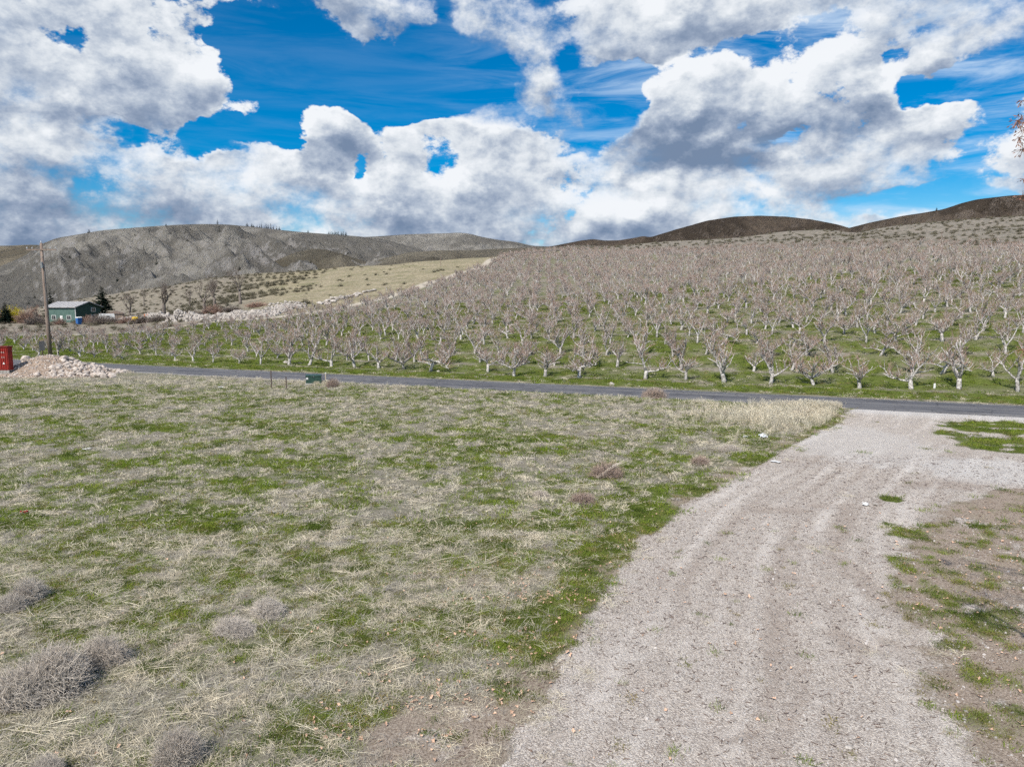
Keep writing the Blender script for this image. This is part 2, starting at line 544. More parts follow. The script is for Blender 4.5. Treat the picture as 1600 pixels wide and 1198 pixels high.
def orchard_in(x, y):
    s = road_s(x, y)
    m = (s > 4) & (track_side(x, y) > 0) & (y < 396 - 1.62 * np.maximum(0, x - 8))
    return m.astype(float)


# ------------------------------------------------------------------ object helpers
def tag(o, label=None, cat=None, group=None, kind=None):
    if label: o["label"] = label
    if cat: o["category"] = cat
    if group: o["group"] = group
    if kind: o["kind"] = kind
    return o


def mesh(name, verts, faces, mats=(), smooth=False, midx=None):
    me = bpy.data.meshes.new(name)
    me.from_pydata([tuple(v) for v in verts], [], [tuple(f) for f in faces])
    for m in (mats if isinstance(mats, (list, tuple)) else (mats,)):
        me.materials.append(m)
    if midx is not None:
        me.polygons.foreach_set("material_index", midx)
    if smooth:
        me.polygons.foreach_set("use_smooth", [True] * len(me.polygons))
    me.update()
    return me


def grid_mesh(name, V, mats, smooth=True):
    """V: array (ny, nx, 3)."""
    ny, nx = V.shape[:2]
    me = bpy.data.meshes.new(name)
    idx = np.arange(ny * nx).reshape(ny, nx)
    q = np.stack([idx[:-1, :-1], idx[:-1, 1:], idx[1:, 1:], idx[1:, :-1]], -1).reshape(-1, 4)
    me.vertices.add(ny * nx)
    me.vertices.foreach_set("co", V.reshape(-1).astype(np.float32))
    me.loops.add(q.size)
    me.loops.foreach_set("vertex_index", q.reshape(-1).astype(np.int32))
    me.polygons.add(len(q))
    me.polygons.foreach_set("loop_start", (np.arange(len(q)) * 4).astype(np.int32))
    if smooth:
        me.polygons.foreach_set("use_smooth", np.ones(len(q), bool))
    me.materials.append(mats)
    me.update(calc_edges=True)
    me.validate()
    return me


def add_attr(me, name, rgb):
    a = me.attributes.new(name, "FLOAT_COLOR", "POINT")
    c = np.ones((len(me.vertices), 4), np.float32)
    for i, ch in enumerate(rgb):
        c[:, i] = np.asarray(ch).reshape(-1)
    a.data.foreach_set("color", c.reshape(-1))


def link(name, data, parent=None, loc=(0, 0, 0), rot=(0, 0, 0), scale=1.0):
    o = bpy.data.objects.new(name, data)
    col.objects.link(o)
    o.location = loc
    o.rotation_euler = rot
    o.scale = (scale,) * 3 if not hasattr(scale, "__len__") else scale
    if parent is not None:
        o.parent = parent
    return o


def empty(name, loc=(0, 0, 0), rz=0.0):
    return link(name, None, None, loc, (0, 0, rz))


class MB:
    """Collects simple solids into one mesh."""
    def __init__(self):
        self.v, self.f = [], []

    def box(self, x0, x1, y0, y1, z0, z1, M=None):
        b = len(self.v)
        for x, y, z in ((x0, y0, z0), (x1, y0, z0), (x1, y1, z0), (x0, y1, z0), (x0, y0, z1), (x1, y0, z1), (x1, y1, z1), (x0, y1, z1)):
            p = Vector((x, y, z))
            self.v.append(M @ p if M else p)
        for f in ((0, 3, 2, 1), (4, 5, 6, 7), (0, 1, 5, 4), (1, 2, 6, 5), (2, 3, 7, 6), (3, 0, 4, 7)):
            self.f.append([b + i for i in f])
        return self

    def tube(self, pts, rad, sides=6, cap=True):
        b0 = len(self.v)
        pts = [Vector(p) for p in pts]
        rad = rad if hasattr(rad, "__len__") else [rad] * len(pts)
        ref = Vector((0, 0, 1))
        for i, p in enumerate(pts):
            t = (pts[min(i + 1, len(pts) - 1)] - pts[max(i - 1, 0)])
            t = t.normalized() if t.length > 1e-9 else Vector((0, 0, 1))
            a = t.cross(ref)
            if a.length < .05:
                a = t.cross(Vector((1, 0, 0)))
            a.normalize()
            c = t.cross(a)
            for k in range(sides):
                an = 2 * math.pi * k / sides
                self.v.append(p + (a * math.cos(an) + c * math.sin(an)) * rad[i])
        for i in range(len(pts) - 1):
            for k in range(sides):
                k2 = (k + 1) % sides
                self.f.append([b0 + i * sides + k, b0 + (i + 1) * sides + k, b0 + (i + 1) * sides + k2, b0 + i * sides + k2])
        if cap:
            self.f.append([b0 + k for k in range(sides)])
            e = b0 + (len(pts) - 1) * sides
            self.f.append([e + k for k in range(sides)][::-1])
        return self

    def prism(self, poly, y0, y1, M=None):
        """poly in x, z, extruded along y."""
        b = len(self.v)
        n = len(poly)
        for y in (y0, y1):
            for x, z in poly:
                p = Vector((x, y, z))
                self.v.append(M @ p if M else p)
        self.f.append([b + i for i in range(n)][::-1])
        self.f.append([b + n + i for i in range(n)])
        for i in range(n):
            j = (i + 1) % n
            self.f.append([b + i, b + j, b + n + j, b + n + i])
        return self

    def me(self, name, mat, smooth=False):
        m = mesh(name, self.v, self.f, mat, smooth)
        bm = bmesh.new()
        bm.from_mesh(m)
        bmesh.ops.recalc_face_normals(bm, faces=bm.faces)
        bm.to_mesh(m)
        bm.free()
        return m

    def build(self, name, mat, parent=None, smooth=False, **k):
        return link(name, self.me(name, mat, smooth), parent, **k)


def scatter(name, pts, rots, scales, idx, protos, label=None, kind="stuff", cat=None):
    """One object whose geometry nodes place copies of a few small meshes on its points."""
    pts = np.asarray(pts, np.float32)
    n = len(pts)
    c = bpy.data.collections.new(name + "_pieces")
    for i, me in enumerate(protos):
        c.objects.link(bpy.data.objects.new("%s_piece_%02d" % (name, i), me))
    me = bpy.data.meshes.new(name)
    me.vertices.add(n)
    me.vertices.foreach_set("co", pts.reshape(-1))
    a = me.attributes.new("rot", "FLOAT_VECTOR", "POINT")
    a.data.foreach_set("vector", np.asarray(rots, np.float32).reshape(-1))
    a = me.attributes.new("scl", "FLOAT_VECTOR", "POINT")
    sc = np.asarray(scales, np.float32)
    if sc.ndim == 1:
        sc = np.repeat(sc[:, None], 3, 1)
    a.data.foreach_set("vector", sc.reshape(-1))
    a = me.attributes.new("idx", "INT", "POINT")
    a.data.foreach_set("value", np.asarray(idx, np.int32))
    o = link(name, me)
    g = bpy.data.node_groups.new(name + "_scatter", "GeometryNodeTree")
    g.interface.new_socket("Geometry", in_out="INPUT", socket_type="NodeSocketGeometry")
    g.interface.new_socket("Geometry", in_out="OUTPUT", socket_type="NodeSocketGeometry")
    N = NT(g)
    gi, go = N.n("NodeGroupInput"), N.n("NodeGroupOutput")
    ci = N.n("GeometryNodeCollectionInfo")
    ci.inputs[0].default_value = c
    ci.inputs["Separate Children"].default_value = True
    ci.inputs["Reset Children"].default_value = True

    def na(nm, ty):
        nd = N.n("GeometryNodeInputNamedAttribute", data_type=ty)
        nd.inputs[0].default_value = nm
        return nd.outputs[0]
    ip = N.n("GeometryNodeInstanceOnPoints")
    g.links.new(gi.outputs[0], ip.inputs["Points"])
    g.links.new(ci.outputs[0], ip.inputs["Instance"])
    ip.inputs["Pick Instance"].default_value = True
    g.links.new(na("idx", "INT"), ip.inputs["Instance Index"])
    e2r = N.n("FunctionNodeEulerToRotation")
    g.links.new(na("rot", "FLOAT_VECTOR"), e2r.inputs[0])
    g.links.new(e2r.outputs[0], ip.inputs["Rotation"])
    g.links.new(na("scl", "FLOAT_VECTOR"), ip.inputs["Scale"])
    g.links.new(ip.outputs[0], go.inputs[0])
    md = o.modifiers.new("scatter", "NODES")
    md.node_group = g
    return tag(o, label, cat, None, kind)


# ------------------------------------------------------------------ materials
def new_mat(name):
    m = bpy.data.materials.new(name)
    m.use_nodes = True
    t = m.node_tree
    b = t.nodes["Principled BSDF"]
    b.inputs["Specular IOR Level"].default_value = .2
    return m, NT(t), b


def simple(name, c, c2=None, scale=6., rough=.8, metal=0., bump=0., rnd=0., spec=.2, stretch=(1, 1, 1)):
    """Two tones of one colour broken by noise, with a little random change from object to object."""
    m, N, b = new_mat(name)
    tc = N.n("ShaderNodeTexCoord").outputs["Object"]
    tc = N.v("MULTIPLY", tc, stretch)
    nz = N.noise(tc, scale, 6, .62)
    f = N.step(nz, .35, .65)
    colr = N.mix(f, c, c2 or tuple(x * .72 for x in c))
    if rnd:
        oi = N.n("ShaderNodeObjectInfo")
        val = N.m("MULTIPLY_ADD", oi.outputs["Random"], 2 * rnd, 1 - rnd)
        hs = N.n("ShaderNodeHueSaturation", ins={"Value": val, "Color": colr})
        colr = hs.outputs[0]
    N.put(b, "Base Color", colr)
    b.inputs["Roughness"].default_value = rough
    b.inputs["Metallic"].default_value = metal
    b.inputs["Specular IOR Level"].default_value = spec
    if bump:
        bp = N.n("ShaderNodeBump", ins={"Strength": bump, "Distance": .02, "Height": nz})
        N.put(b, "Normal", bp.outputs[0])
    return m


def blade_mat(name, ca, cb, cc, trans=.35):
    """Thin leaf or stalk: colour varies from tuft to tuft; light passes partly through."""
    m = bpy.data.materials.new(name)
    m.use_nodes = True
    t = m.node_tree
    t.nodes.clear()
    N = NT(t)
    oi = N.n("ShaderNodeObjectInfo").outputs["Random"]
    geo = N.n("ShaderNodeNewGeometry")
    wide = N.noise(geo.outputs["Position"], .55, 3, .6)
    c1 = N.mix(oi, ca, cb)
    c2 = N.mix(N.step(wide, .42, .62), c1, cc)
    isl = N.m("MULTIPLY_ADD", geo.outputs["Random Per Island"], .55, .72)
    hs = N.n("ShaderNodeHueSaturation", ins={"Value": isl, "Color": c2}).outputs[0]
    d = N.n("ShaderNodeBsdfDiffuse", ins={0: hs})
    tr = N.n("ShaderNodeBsdfTranslucent", ins={0: hs})
    mx = N.n("ShaderNodeMixShader", ins={0: trans, 1: d.outputs[0], 2: tr.outputs[0]})
    N.n("ShaderNodeOutputMaterial", ins={0: mx.outputs[0]})
    return m


def ground_mat():
    m, N, b = new_mat("ground_surface")
    pos = N.n("ShaderNodeNewGeometry").outputs["Position"]
    A = N.n("ShaderNodeVertexColor", layer_name="mask_a")
    B = N.n("ShaderNodeVertexColor", layer_name="mask_b")
    Cc = N.n("ShaderNodeVertexColor", layer_name="mask_c")
    sa = N.n("ShaderNodeSeparateColor", ins={0: A.outputs[0]}).outputs
    sb = N.n("ShaderNodeSeparateColor", ins={0: B.outputs[0]}).outputs
    sc = N.n("ShaderNodeSeparateColor", ins={0: Cc.outputs[0]}).outputs
    fine = N.noise(pos, 22, 6, .7)
    mid = N.noise(pos, 3.1, 6, .65)
    wide = N.noise(pos, .35, 5, .6)
    vfine = N.noise(pos, 70, 3, .7)
    # dry mat of dead grass
    dry = N.mix(N.step(fine, .32, .68), (.060, .052, .034), (.34, .31, .25))
    dry = N.mix(N.m("MULTIPLY", N.step(mid, .4, .66), .5), dry, (.30, .27, .235))
    # green
    gr = N.mix(N.step(fine, .3, .7), (.028, .042, .010), (.15, .19, .035))
    gr = N.mix(N.m("MULTIPLY", N.step(mid, .45, .7), .5), gr, (.20, .22, .07))
    soil = N.mix(N.step(fine, .3, .7), (.15, .11, .082), (.46, .38, .315))
    # gravel: pale crushed stone with dark chips
    vo = N.n("ShaderNodeTexVoronoi", ins={"Vector": pos, "Scale": 34.0})
    chip = N.n("ShaderNodeSeparateColor", ins={0: vo.outputs["Color"]}).outputs
    gv = N.mix(N.step(chip[0], .0, 1.0), (.30, .255, .22), (.72, .655, .58))
    gv = N.mix(N.step(chip[1], .82, .90, 0, .8), gv, (.11, .095, .09))
    gv = N.mix(N.step(chip[2], .9, .96, 0, .6), gv, (.80, .78, .75))
    gv = N.mix(N.step(vfine, .35, .60, .55, 0), gv, (.20, .165, .145))
    big = N.step(mid, .3, .72)
    gv = N.mix(N.m("MULTIPLY", big, .38), gv, (.52, .46, .41))
    gv = N.mix(N.m("MULTIPLY", sc[0], .62), gv, N.mix(fine, (.20, .155, .125), (.40, .33, .28)))      # wheel ruts and damp stains
    gv = N.mix(N.m("MULTIPLY", sc[2], .55), gv, N.mix(vfine, (.50, .455, .41), (.80, .745, .69)))
    gv = N.mix(N.m("MULTIPLY", sb[2], .55), gv, N.mix(N.step(vfine, .35, .6), (.40, .39, .38), (.76, .75, .73)))
    # slopes
    st = N.mix(N.step(N.noise(pos, .9, 7, .7), .35, .65), (.19, .16, .105), (.40, .345, .24))
    st = N.mix(N.step(N.noise(pos, .12, 5, .7), .45, .62, 0, .6), st, (.15, .15, .075))
    dots = N.noise(pos, .55, 5, .75)
    sg = N.mix(N.step(dots, .42, .62), (.27, .23, .195), (.095, .09, .068))
    sg = N.mix(N.step(wide, .4, .65, 0, .5), sg, (.26, .24, .20))
    c = dry
    c = N.mix(sa[2], c, soil)
    c = N.mix(sb[0], c, st)
    c = N.mix(sb[1], c, sg)
    gm = N.m("MULTIPLY_ADD", N.m("SUBTRACT", fine, .5), 1.4, sa[1])
    c = N.mix(N.step(gm, .12, .80), c, gr)
    c = N.mix(N.m("MULTIPLY", sc[1], .85), c, N.mix(fine, (.40, .35, .28), (.55, .5, .43)))      # farm track
    gmask = N.step(N.m("MULTIPLY_ADD", N.m("SUBTRACT", N.noise(pos, 9, 4, .7), .5), .9, sa[0]), .35, .62)
    gmask = N.m("MULTIPLY", gmask, N.step(N.m("MULTIPLY_ADD", N.m("SUBTRACT", fine, .5), 1.0, sa[1]), .5, .28))
    c = N.mix(gmask, c, gv)
    N.put(b, "Base Color", c)
    b.inputs["Roughness"].default_value = .95
    b.inputs["Specular IOR Level"].default_value = .08
    h = N.m("ADD", N.m("MULTIPLY", fine, .7), N.m("MULTIPLY", vfine, .35))
    h = N.m("ADD", h, N.m("MULTIPLY", vo.outputs["Distance"], N.m("MULTIPLY", gmask, -.6)))
    bp = N.n("ShaderNodeBump", ins={"Strength": .9, "Distance": .035, "Height": h})
    N.put(b, "Normal", bp.outputs[0])
    return m


def asphalt_mat():
    m, N, b = new_mat("asphalt")
    pos = N.n("ShaderNodeNewGeometry").outputs["Position"]
    rt = N.n("ShaderNodeMapping", ins={0: pos, "Rotation": (0, 0, RA)}).outputs[0]
    lng = N.noise(N.v("MULTIPLY", rt, (.06, 1.3, 1)), 1.0, 5, .6)
    sp = N.noise(pos, 30, 4, .8)
    c = N.mix(sp, (.055, .056, .066), (.14, .142, .155))
    c = N.mix(N.step(lng, .4, .62, 0, .7), c, (.19, .185, .185))
    c = N.mix(N.step(N.noise(pos, .35, 5, .7), .52, .60, 0, .45), c, (.06, .06, .068))
    ck = N.n("ShaderNodeTexVoronoi", feature="DISTANCE_TO_EDGE", ins={"Vector": N.v("ADD", pos, N.noise(pos, 1.2, 4, .7, out=1)), "Scale": .38})
    c = N.mix(N.step(ck.outputs["Distance"], .012, .004, 0, .8), c, (.035, .035, .038))
    N.put(b, "Base Color", c)
    b.inputs["Roughness"].default_value = .9
    bp = N.n("ShaderNodeBump", ins={"Strength": .4, "Distance": .01, "Height": sp})
    N.put(b, "Normal", bp.outputs[0])
    return m


def hill_mat(name, rock, grass, scrub, rockf=.0, dotf=.6):
    m, N, b = new_mat(name)
    geo = N.n("ShaderNodeNewGeometry")
    pos = geo.outputs["Position"]
    a = N.noise(pos, .012, 8, .68)
    f = N.noise(pos, .07, 7, .75)
    g = N.noise(pos, .30, 4, .75)
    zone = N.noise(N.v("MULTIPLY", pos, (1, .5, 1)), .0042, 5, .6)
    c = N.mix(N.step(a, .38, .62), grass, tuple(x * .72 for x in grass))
    c = N.mix(N.step(zone, .47, .54, 0, .68), c, tuple(x * .36 for x in grass))  # broad dark patches stand in for cloud shadow on the slope
    c = N.mix(N.step(f, .50, .62, 0, .75), c, scrub)
    c = N.mix(N.step(g, .54, .66, 0, dotf), c, tuple(x * .45 for x in scrub))
    nz = N.n("ShaderNodeSeparateXYZ", ins={0: geo.outputs["True Normal"]}).outputs[2]
    steep = N.m("SUBTRACT", 1.0, nz)
    rk = N.m("ADD", N.m("MULTIPLY", steep, .8), N.m("MULTIPLY_ADD", N.noise(pos, .035, 10, .85), 2.4, -1.2 + rockf))
    c = N.mix(N.step(rk, .30, .62, 0, .75), c, N.mix(g, tuple(x * .5 for x in rock), tuple(min(1, x * 1.35) for x in rock)))
    N.put(b, "Base Color", c)
    b.inputs["Roughness"].default_value = 1
    b.inputs["Specular IOR Level"].default_value = 0.05
    h = N.m("ADD", f, N.m("MULTIPLY", g, .35))
    bp = N.n("ShaderNodeBump", ins={"Strength": 1.0, "Distance": 14.0, "Height": h})
    N.put(b, "Normal", bp.outputs[0])
    return m


M = {}
M["ground"] = ground_mat()
M["asphalt"] = asphalt_mat()
M["line"] = simple("road_paint", (.62, .62, .60), (.28, .28, .28), 2.5)
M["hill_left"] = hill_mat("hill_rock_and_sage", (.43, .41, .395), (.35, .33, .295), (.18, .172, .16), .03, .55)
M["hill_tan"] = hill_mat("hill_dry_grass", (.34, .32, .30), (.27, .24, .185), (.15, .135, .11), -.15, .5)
M["hill_dark"] = hill_mat("hill_cloud_shaded", (.24, .20, .17), (.145, .115, .09), (.070, .057, .047), .02, .35)  # base colour darkened to carry the cloud shadow over these hills
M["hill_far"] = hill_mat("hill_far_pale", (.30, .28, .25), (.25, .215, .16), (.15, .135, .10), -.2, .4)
M["bark"] = simple("pale_orchard_bark", (.66, .63, .60), (.20, .18, .17), 9., .9, bump=.5, rnd=.14)
M["twig"] = simple("orchard_twigs", (.40, .285, .235), (.24, .16, .13), 2., .9, rnd=.22)
M["dark_bark"] = simple("grey_bark", (.23, .20, .175), (.12, .10, .09), 5., .9, rnd=.1)
M["dark_twig"] = simple("grey_twigs", (.19, .155, .135), (.12, .10, .085), 2., .9, rnd=.15)
M["pink_twig"] = simple("red_brown_twigs", (.36, .24, .19), (.22, .14, .11), 2., .9, rnd=.15)
M["needle"] = simple("conifer_needles", (.022, .038, .022), (.012, .022, .014), 3., .9, rnd=.2)
M["dry"] = blade_mat("dead_grass_blades", (.76, .70, .55), (.44, .40, .32), (.72, .64, .49), .2)
M["grey"] = blade_mat("grey_weed_stalks", (.46, .42, .38), (.33, .30, .275), (.50, .45, .38), .1)
M["green"] = blade_mat("green_grass_blades", (.17, .25, .030), (.28, .33, .055), (.11, .155, .032), .4)
M["moss"] = blade_mat("olive_ground_cover", (.22, .21, .075), (.33, .26, .13), (.15, .16, .05), .3)
M["tumble"] = blade_mat("tumbleweed_twigs", (.60, .54, .47), (.48, .43, .38), (.52, .455, .39), .0)
M["tumble_brown"] = blade_mat("brown_bush_twigs", (.40, .30, .25), (.33, .25, .21), (.38, .30, .25), .0)
M["leaf"] = simple("fallen_leaf", (.66, .48, .37), (.48, .30, .20), 3., .8, rnd=.35)
M["samara"] = simple("hanging_seed_bunch", (.27, .135, .095), (.16, .08, .055), 8., .8, rnd=.3)
M["stick"] = simple("small_stick", (.17, .12, .10), (.08, .055, .05), 5., .9, rnd=.3)
M["pebble"] = simple("gravel_stone", (.46, .43, .41), (.30, .275, .26), 8., .9, rnd=.3)
M["rock"] = simple("pale_boulder", (.55, .49, .44), (.36, .30, .26), 2.2, .9, bump=.6, rnd=.2)
M["rock_white"] = simple("white_boulder", (.50, .46, .42), (.27, .24, .215), 1.5, .9, bump=.6, rnd=.15)
M["dirt"] = simple("spoil_heap_dirt", (.34, .265, .21), (.20, .15, .115), 2.5, .95, bump=.9)
M["pole"] = simple("weathered_pole_wood", (.30, .235, .20), (.16, .12, .10), 3., .85, stretch=(6, 6, .4), bump=.3)
M["steel"] = simple("dull_steel", (.34, .35, .36), (.24, .24, .25), 4., .5, metal=.6)
M["wire"] = simple("wire", (.10, .10, .10), None, 4., .6)
M["porcelain"] = simple("insulator", (.55, .56, .58), (.4, .4, .42), 4., .3, spec=.5)
M["box_green"] = simple("cabinet_green_paint", (.030, .075, .058), (.022, .055, .043), 3., .45, spec=.5)
M["white_plate"] = simple("white_plate", (.78, .78, .76), (.6, .6, .6), 3., .5)
M["rust_post"] = simple("rusty_post", (.10, .07, .06), (.06, .045, .04), 8., .8)
M["stake"] = simple("bare_wood_stake", (.5, .43, .33), (.38, .32, .25), 5., .8)
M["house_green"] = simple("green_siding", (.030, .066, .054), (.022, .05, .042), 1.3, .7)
M["house_front"] = simple("sunlit_green_siding", (.105, .17, .15), (.075, .13, .115), 1.3, .7)  # gable's green lightened: the sun on this wall is put into its colour
M["roof"] = simple("grey_metal_roof", (.43, .42, .42), (.33, .32, .32), .6, .5, stretch=(1, 5, 1))
M["trim"] = simple("white_trim", (.72, .73, .72), (.6, .6, .6), 2., .6)
M["glass"] = simple("dark_window_glass", (.045, .055, .06), None, 2., .12, spec=.8)
M["blue"] = simple("blue_plastic", (.03, .14, .40), (.025, .11, .32), 2., .5)
M["red"] = simple("red_painted_steel", (.30, .028, .022), (.20, .022, .018), 1.8, .55)
M["red_dark"] = simple("dark_red_rim", (.17, .018, .015), None, 1.8, .6)
M["pallet"] = simple("grey_pallet_wood", (.42, .40, .38), (.26, .24, .22), 3., .9, stretch=(1, 5, 5))
M["yellow"] = simple("yellow_plastic", (.70, .48, .03), (.55, .36, .03), 2., .5)
M["orange"] = simple("orange_steel", (.62, .22, .10), (.45, .15, .08), 2., .6)
M["sign_back"] = simple("bare_sign_back", (.10, .10, .105), (.07, .07, .075), 3., .5)
M["forsythia"] = blade_mat("yellow_blossom", (.60, .50, .05), (.42, .38, .06), (.50, .40, .08), .3)
M["sagebrush"] = blade_mat("sagebrush_leaf", (.16, .15, .10), (.11, .10, .075), (.20, .18, .13), .1)
M["concrete"] = simple("pale_gravel_edge", (.50, .48, .45), (.36, .34, .32), 3., .9)
M["plastic_film"] = simple("white_plastic_film", (.78, .80, .83), (.6, .62, .66), 6., .5)

# ------------------------------------------------------------------ the ground: one sheet
def axis(parts):
    out = [parts[0][0]]
    for a, b_, s0, s1 in parts:
        x = a
        while x < b_ - 1e-6:
            t = (x - a) / (b_ - a)
            x = x + s0 + (s1 - s0) * t
            out.append(min(x, b_))
    return np.unique(np.round(np.array(out), 4))


ax = axis([(-9000, -1200, 900, 120), (-1200, -300, 110, 8), (-300, -60, 6, 1.2), (-60, -22, 1.1, .3), (-22, 24, .26, .26), (24, 60, .3, 1.2), (60, 330, 1.3, 6),
           (330, 1200, 8, 110), (1200, 9000, 120, 900)])
ay = axis([(-300, 0, 40, 5), (0, 9, 3, .3), (9, 45, .2, .24), (45, 82, .26, .5), (82, 190, .6, 2.2), (190, 440, 2.4, 4), (440, 1000, 6, 40), (1000, 9500, 60, 900)])
XX, YY = np.meshgrid(ax, ay)
ZZ = land(XX, YY)
gv, grn, soil, straw, sage, pale = field_masks(XX, YY)
# ruts: lines running with the drive
offd = drive_off(XX, YY)
warp = .35 * fbm(XX / 4., YY / 4., 3, 120)
lane_w = np.interp(YY, [8, 20, 35, 48], [7.0, 7.5, 8.0, 10.0])
q = (offd + warp) / lane_w
rut = np.zeros_like(q)
for c_, w_, a_ in ((.16, .018, .3), (.24, .014, .5), (.42, .02, .35), (.47, .012, .5), (.54, .02, .8), (.66, .02, .7), (.72, .03, 1.0), (.84, .035, .9), (.33, .015, .4)):
    rut = rut + a_ * np.exp(-((q - c_) / w_) ** 2) * (0.45 + .55 * sstep(fbm(XX / 1.6, YY / 4.5, 3, 121 + int(c_ * 100)), -.25, .2))
rut = .45 * rut
stk_ = fbm(q * 13, YY / 11. + .2 * q, 4, 160, .6)
rut = rut + sstep(stk_, .04, .26) * .85
rut = rut * gv * sstep(YY, 42, 34) * sstep(YY, 6, 9)
palest = sstep(stk_, -.06, -.28) * gv
rut = np.maximum(rut, .55 * sstep(fbm(XX / 1.3, YY / 3.2, 4, 140, .6), .10, .38) * gv)
for px, py, rx, ry in [(1240, 850, 30, 5), (1230, 902, 40, 7), (1260, 915, 14, 4), (1380, 1010, 60, 14), (1380, 930, 30, 40), (1345, 905, 25, 50), (1320, 1000, 20, 30),
                       (1150, 1150, 28, 14), (1210, 797, 60, 6), (1480, 755, 80, 10), (1300, 790, 40, 5), (1140, 930, 30, 3)]:
    rut = np.maximum(rut, .85 * ell(XX, YY, px, py, rx, ry, .9, 150 + rx) * gv)
ZZ = ZZ - .035 * np.clip(rut, 0, 1) * gv
tr = sstep(track_dist(XX, YY), 2.6, 1.4)
_a, _b = on_land(-60, 551), on_land(135, 534)
_dx, _dy = _b.x - _a.x, _b.y - _a.y
_t = np.clip(((XX - _a.x) * _dx + (YY - _a.y) * _dy) / (_dx ** 2 + _dy ** 2), -3, 1.3)
tr = np.maximum(tr, sstep(np.hypot(XX - _a.x - _t * _dx, YY - _a.y - _t * _dy), 2.2, 1.2))
# the road bed stays just under the asphalt
sr = road_s(XX, YY)
ZZ = np.where(np.abs(sr) < ROAD_HW + .45, -.03, ZZ)
gmesh = grid_mesh("ground", np.stack([XX, YY, ZZ], -1), M["ground"])
add_attr(gmesh, "mask_a", (gv, grn, soil))
add_attr(gmesh, "mask_b", (straw, sage, pale))
add_attr(gmesh, "mask_c", (np.clip(rut, 0, 1), tr, np.clip(palest, 0, 1)))
tag(link("ground", gmesh), kind="structure")


# road: a cambered strip, with the faint edge line
def road_strip(name, s_list, mat, a0=-420, a1=420, z=.0, step=4.0):
    aa = np.arange(a0, a1 + .1, step)
    V = np.zeros((len(s_list), len(aa), 3))
    for i, (s, zz) in enumerate(s_list):
        V[i, :, 0] = ROAD_N[0] * (ROAD_C + s) + ROAD_DIR[0] * aa
        V[i, :, 1] = ROAD_N[1] * (ROAD_C + s) + ROAD_DIR[1] * aa
        V[i, :, 2] = zz + z
    return grid_mesh(name, V, mat, False)


def crown_z(s):
    return .05 - .035 * (abs(s) / ROAD_HW) ** 2


prof = [(-ROAD_HW - .05, -.06), (-ROAD_HW, crown_z(ROAD_HW))] + [(s, crown_z(s)) for s in (-2, -1, 0, 1, 2)] + [(ROAD_HW, crown_z(ROAD_HW)), (ROAD_HW + .05, -.06)]
tag(link("road", road_strip("road", prof, M["asphalt"])), kind="structure")
tag(link("road_edge_line", road_strip("road_edge_line", [(2.55, crown_z(2.55) + .004), (2.67, crown_z(2.67) + .004)], M["line"])), kind="structure")


# ------------------------------------------------------------------ hills
def make_hill(name, crest, Yc, Y0, mat, base=-12, relief=.10, seed=0, nu=420, nv=110, scale=170., warpu=0., crest_rough=.6, clampit=True):
    """Hill whose skyline stands Yc metres out; it rises from Y0 and falls away behind."""
    cx = np.array([c[0] for c in crest], float)
    cy = np.array([c[1] for c in crest], float)
    u = np.linspace((cx[0] - 800) / F, (cx[-1] - 800) / F, nu)
    pxs = u * F + 800
    ycr = np.interp(pxs, cx, cy)
    k = np.ones(7) / 7
    ycr = np.convolve(np.pad(ycr, 3, mode="edge"), k, mode="valid")
    tanel = np.array([px_dir(a, b).z / px_dir(a, b).y for a, b in zip(pxs, ycr)])
    hc = CAM_H + tanel * Yc
    v = np.linspace(0, 1, nv)
    Yv = Y0 + (Yc - Y0) * v ** .9
    Yb = np.linspace(Yc * 1.02, Yc * 1.45, 14)
    Yall = np.concatenate([Yv, Yb])
    U, Y = np.meshgrid(u, Yall)
    X = U * Y
    t = np.clip((Y - Y0) / (Yc - Y0), 0, 1)
    shape = np.sin(t * math.pi / 2) ** 1.25
    H = base + (hc[None, :] - base) * shape
    r1 = fbm((X + warpu * Y) / scale, Y / (scale * 1.5), 6, seed, .5, ridged=True)
    r2 = fbm(X / (scale * .25), Y / (scale * .3), 4, seed + 9)
    amp = (hc[None, :] - base) * relief
    env = (t * (1 - t) * 4) ** 1.1
    H = H + amp * env * ((r1 - .42) * 2.1 + (r2 - .2) * .5)
    H = H + crest_rough * vnoise(X / 13., Y / 13., seed + 3) * t
    H = np.minimum(H, CAM_H + (tanel[None, :] * 1.0) * Y * (.95 + .05 * t) + 3 * (1 - t)) if clampit else H
    back = Y > Yc
    H = np.where(back, hc[None, :] - (Y - Yc) * .25, H)
    H = np.maximum(H, base)
    o = tag(link(name, grid_mesh(name, np.stack([X, Y, H], -1), mat)), kind="structure")

    def height(x, y):
        ui = (x / y - u[0]) / (u[1] - u[0])
        i = int(np.clip(round(ui), 0, nu - 1))
        return float(np.interp(y, Yall, H[:, i]))
    return height, Yc


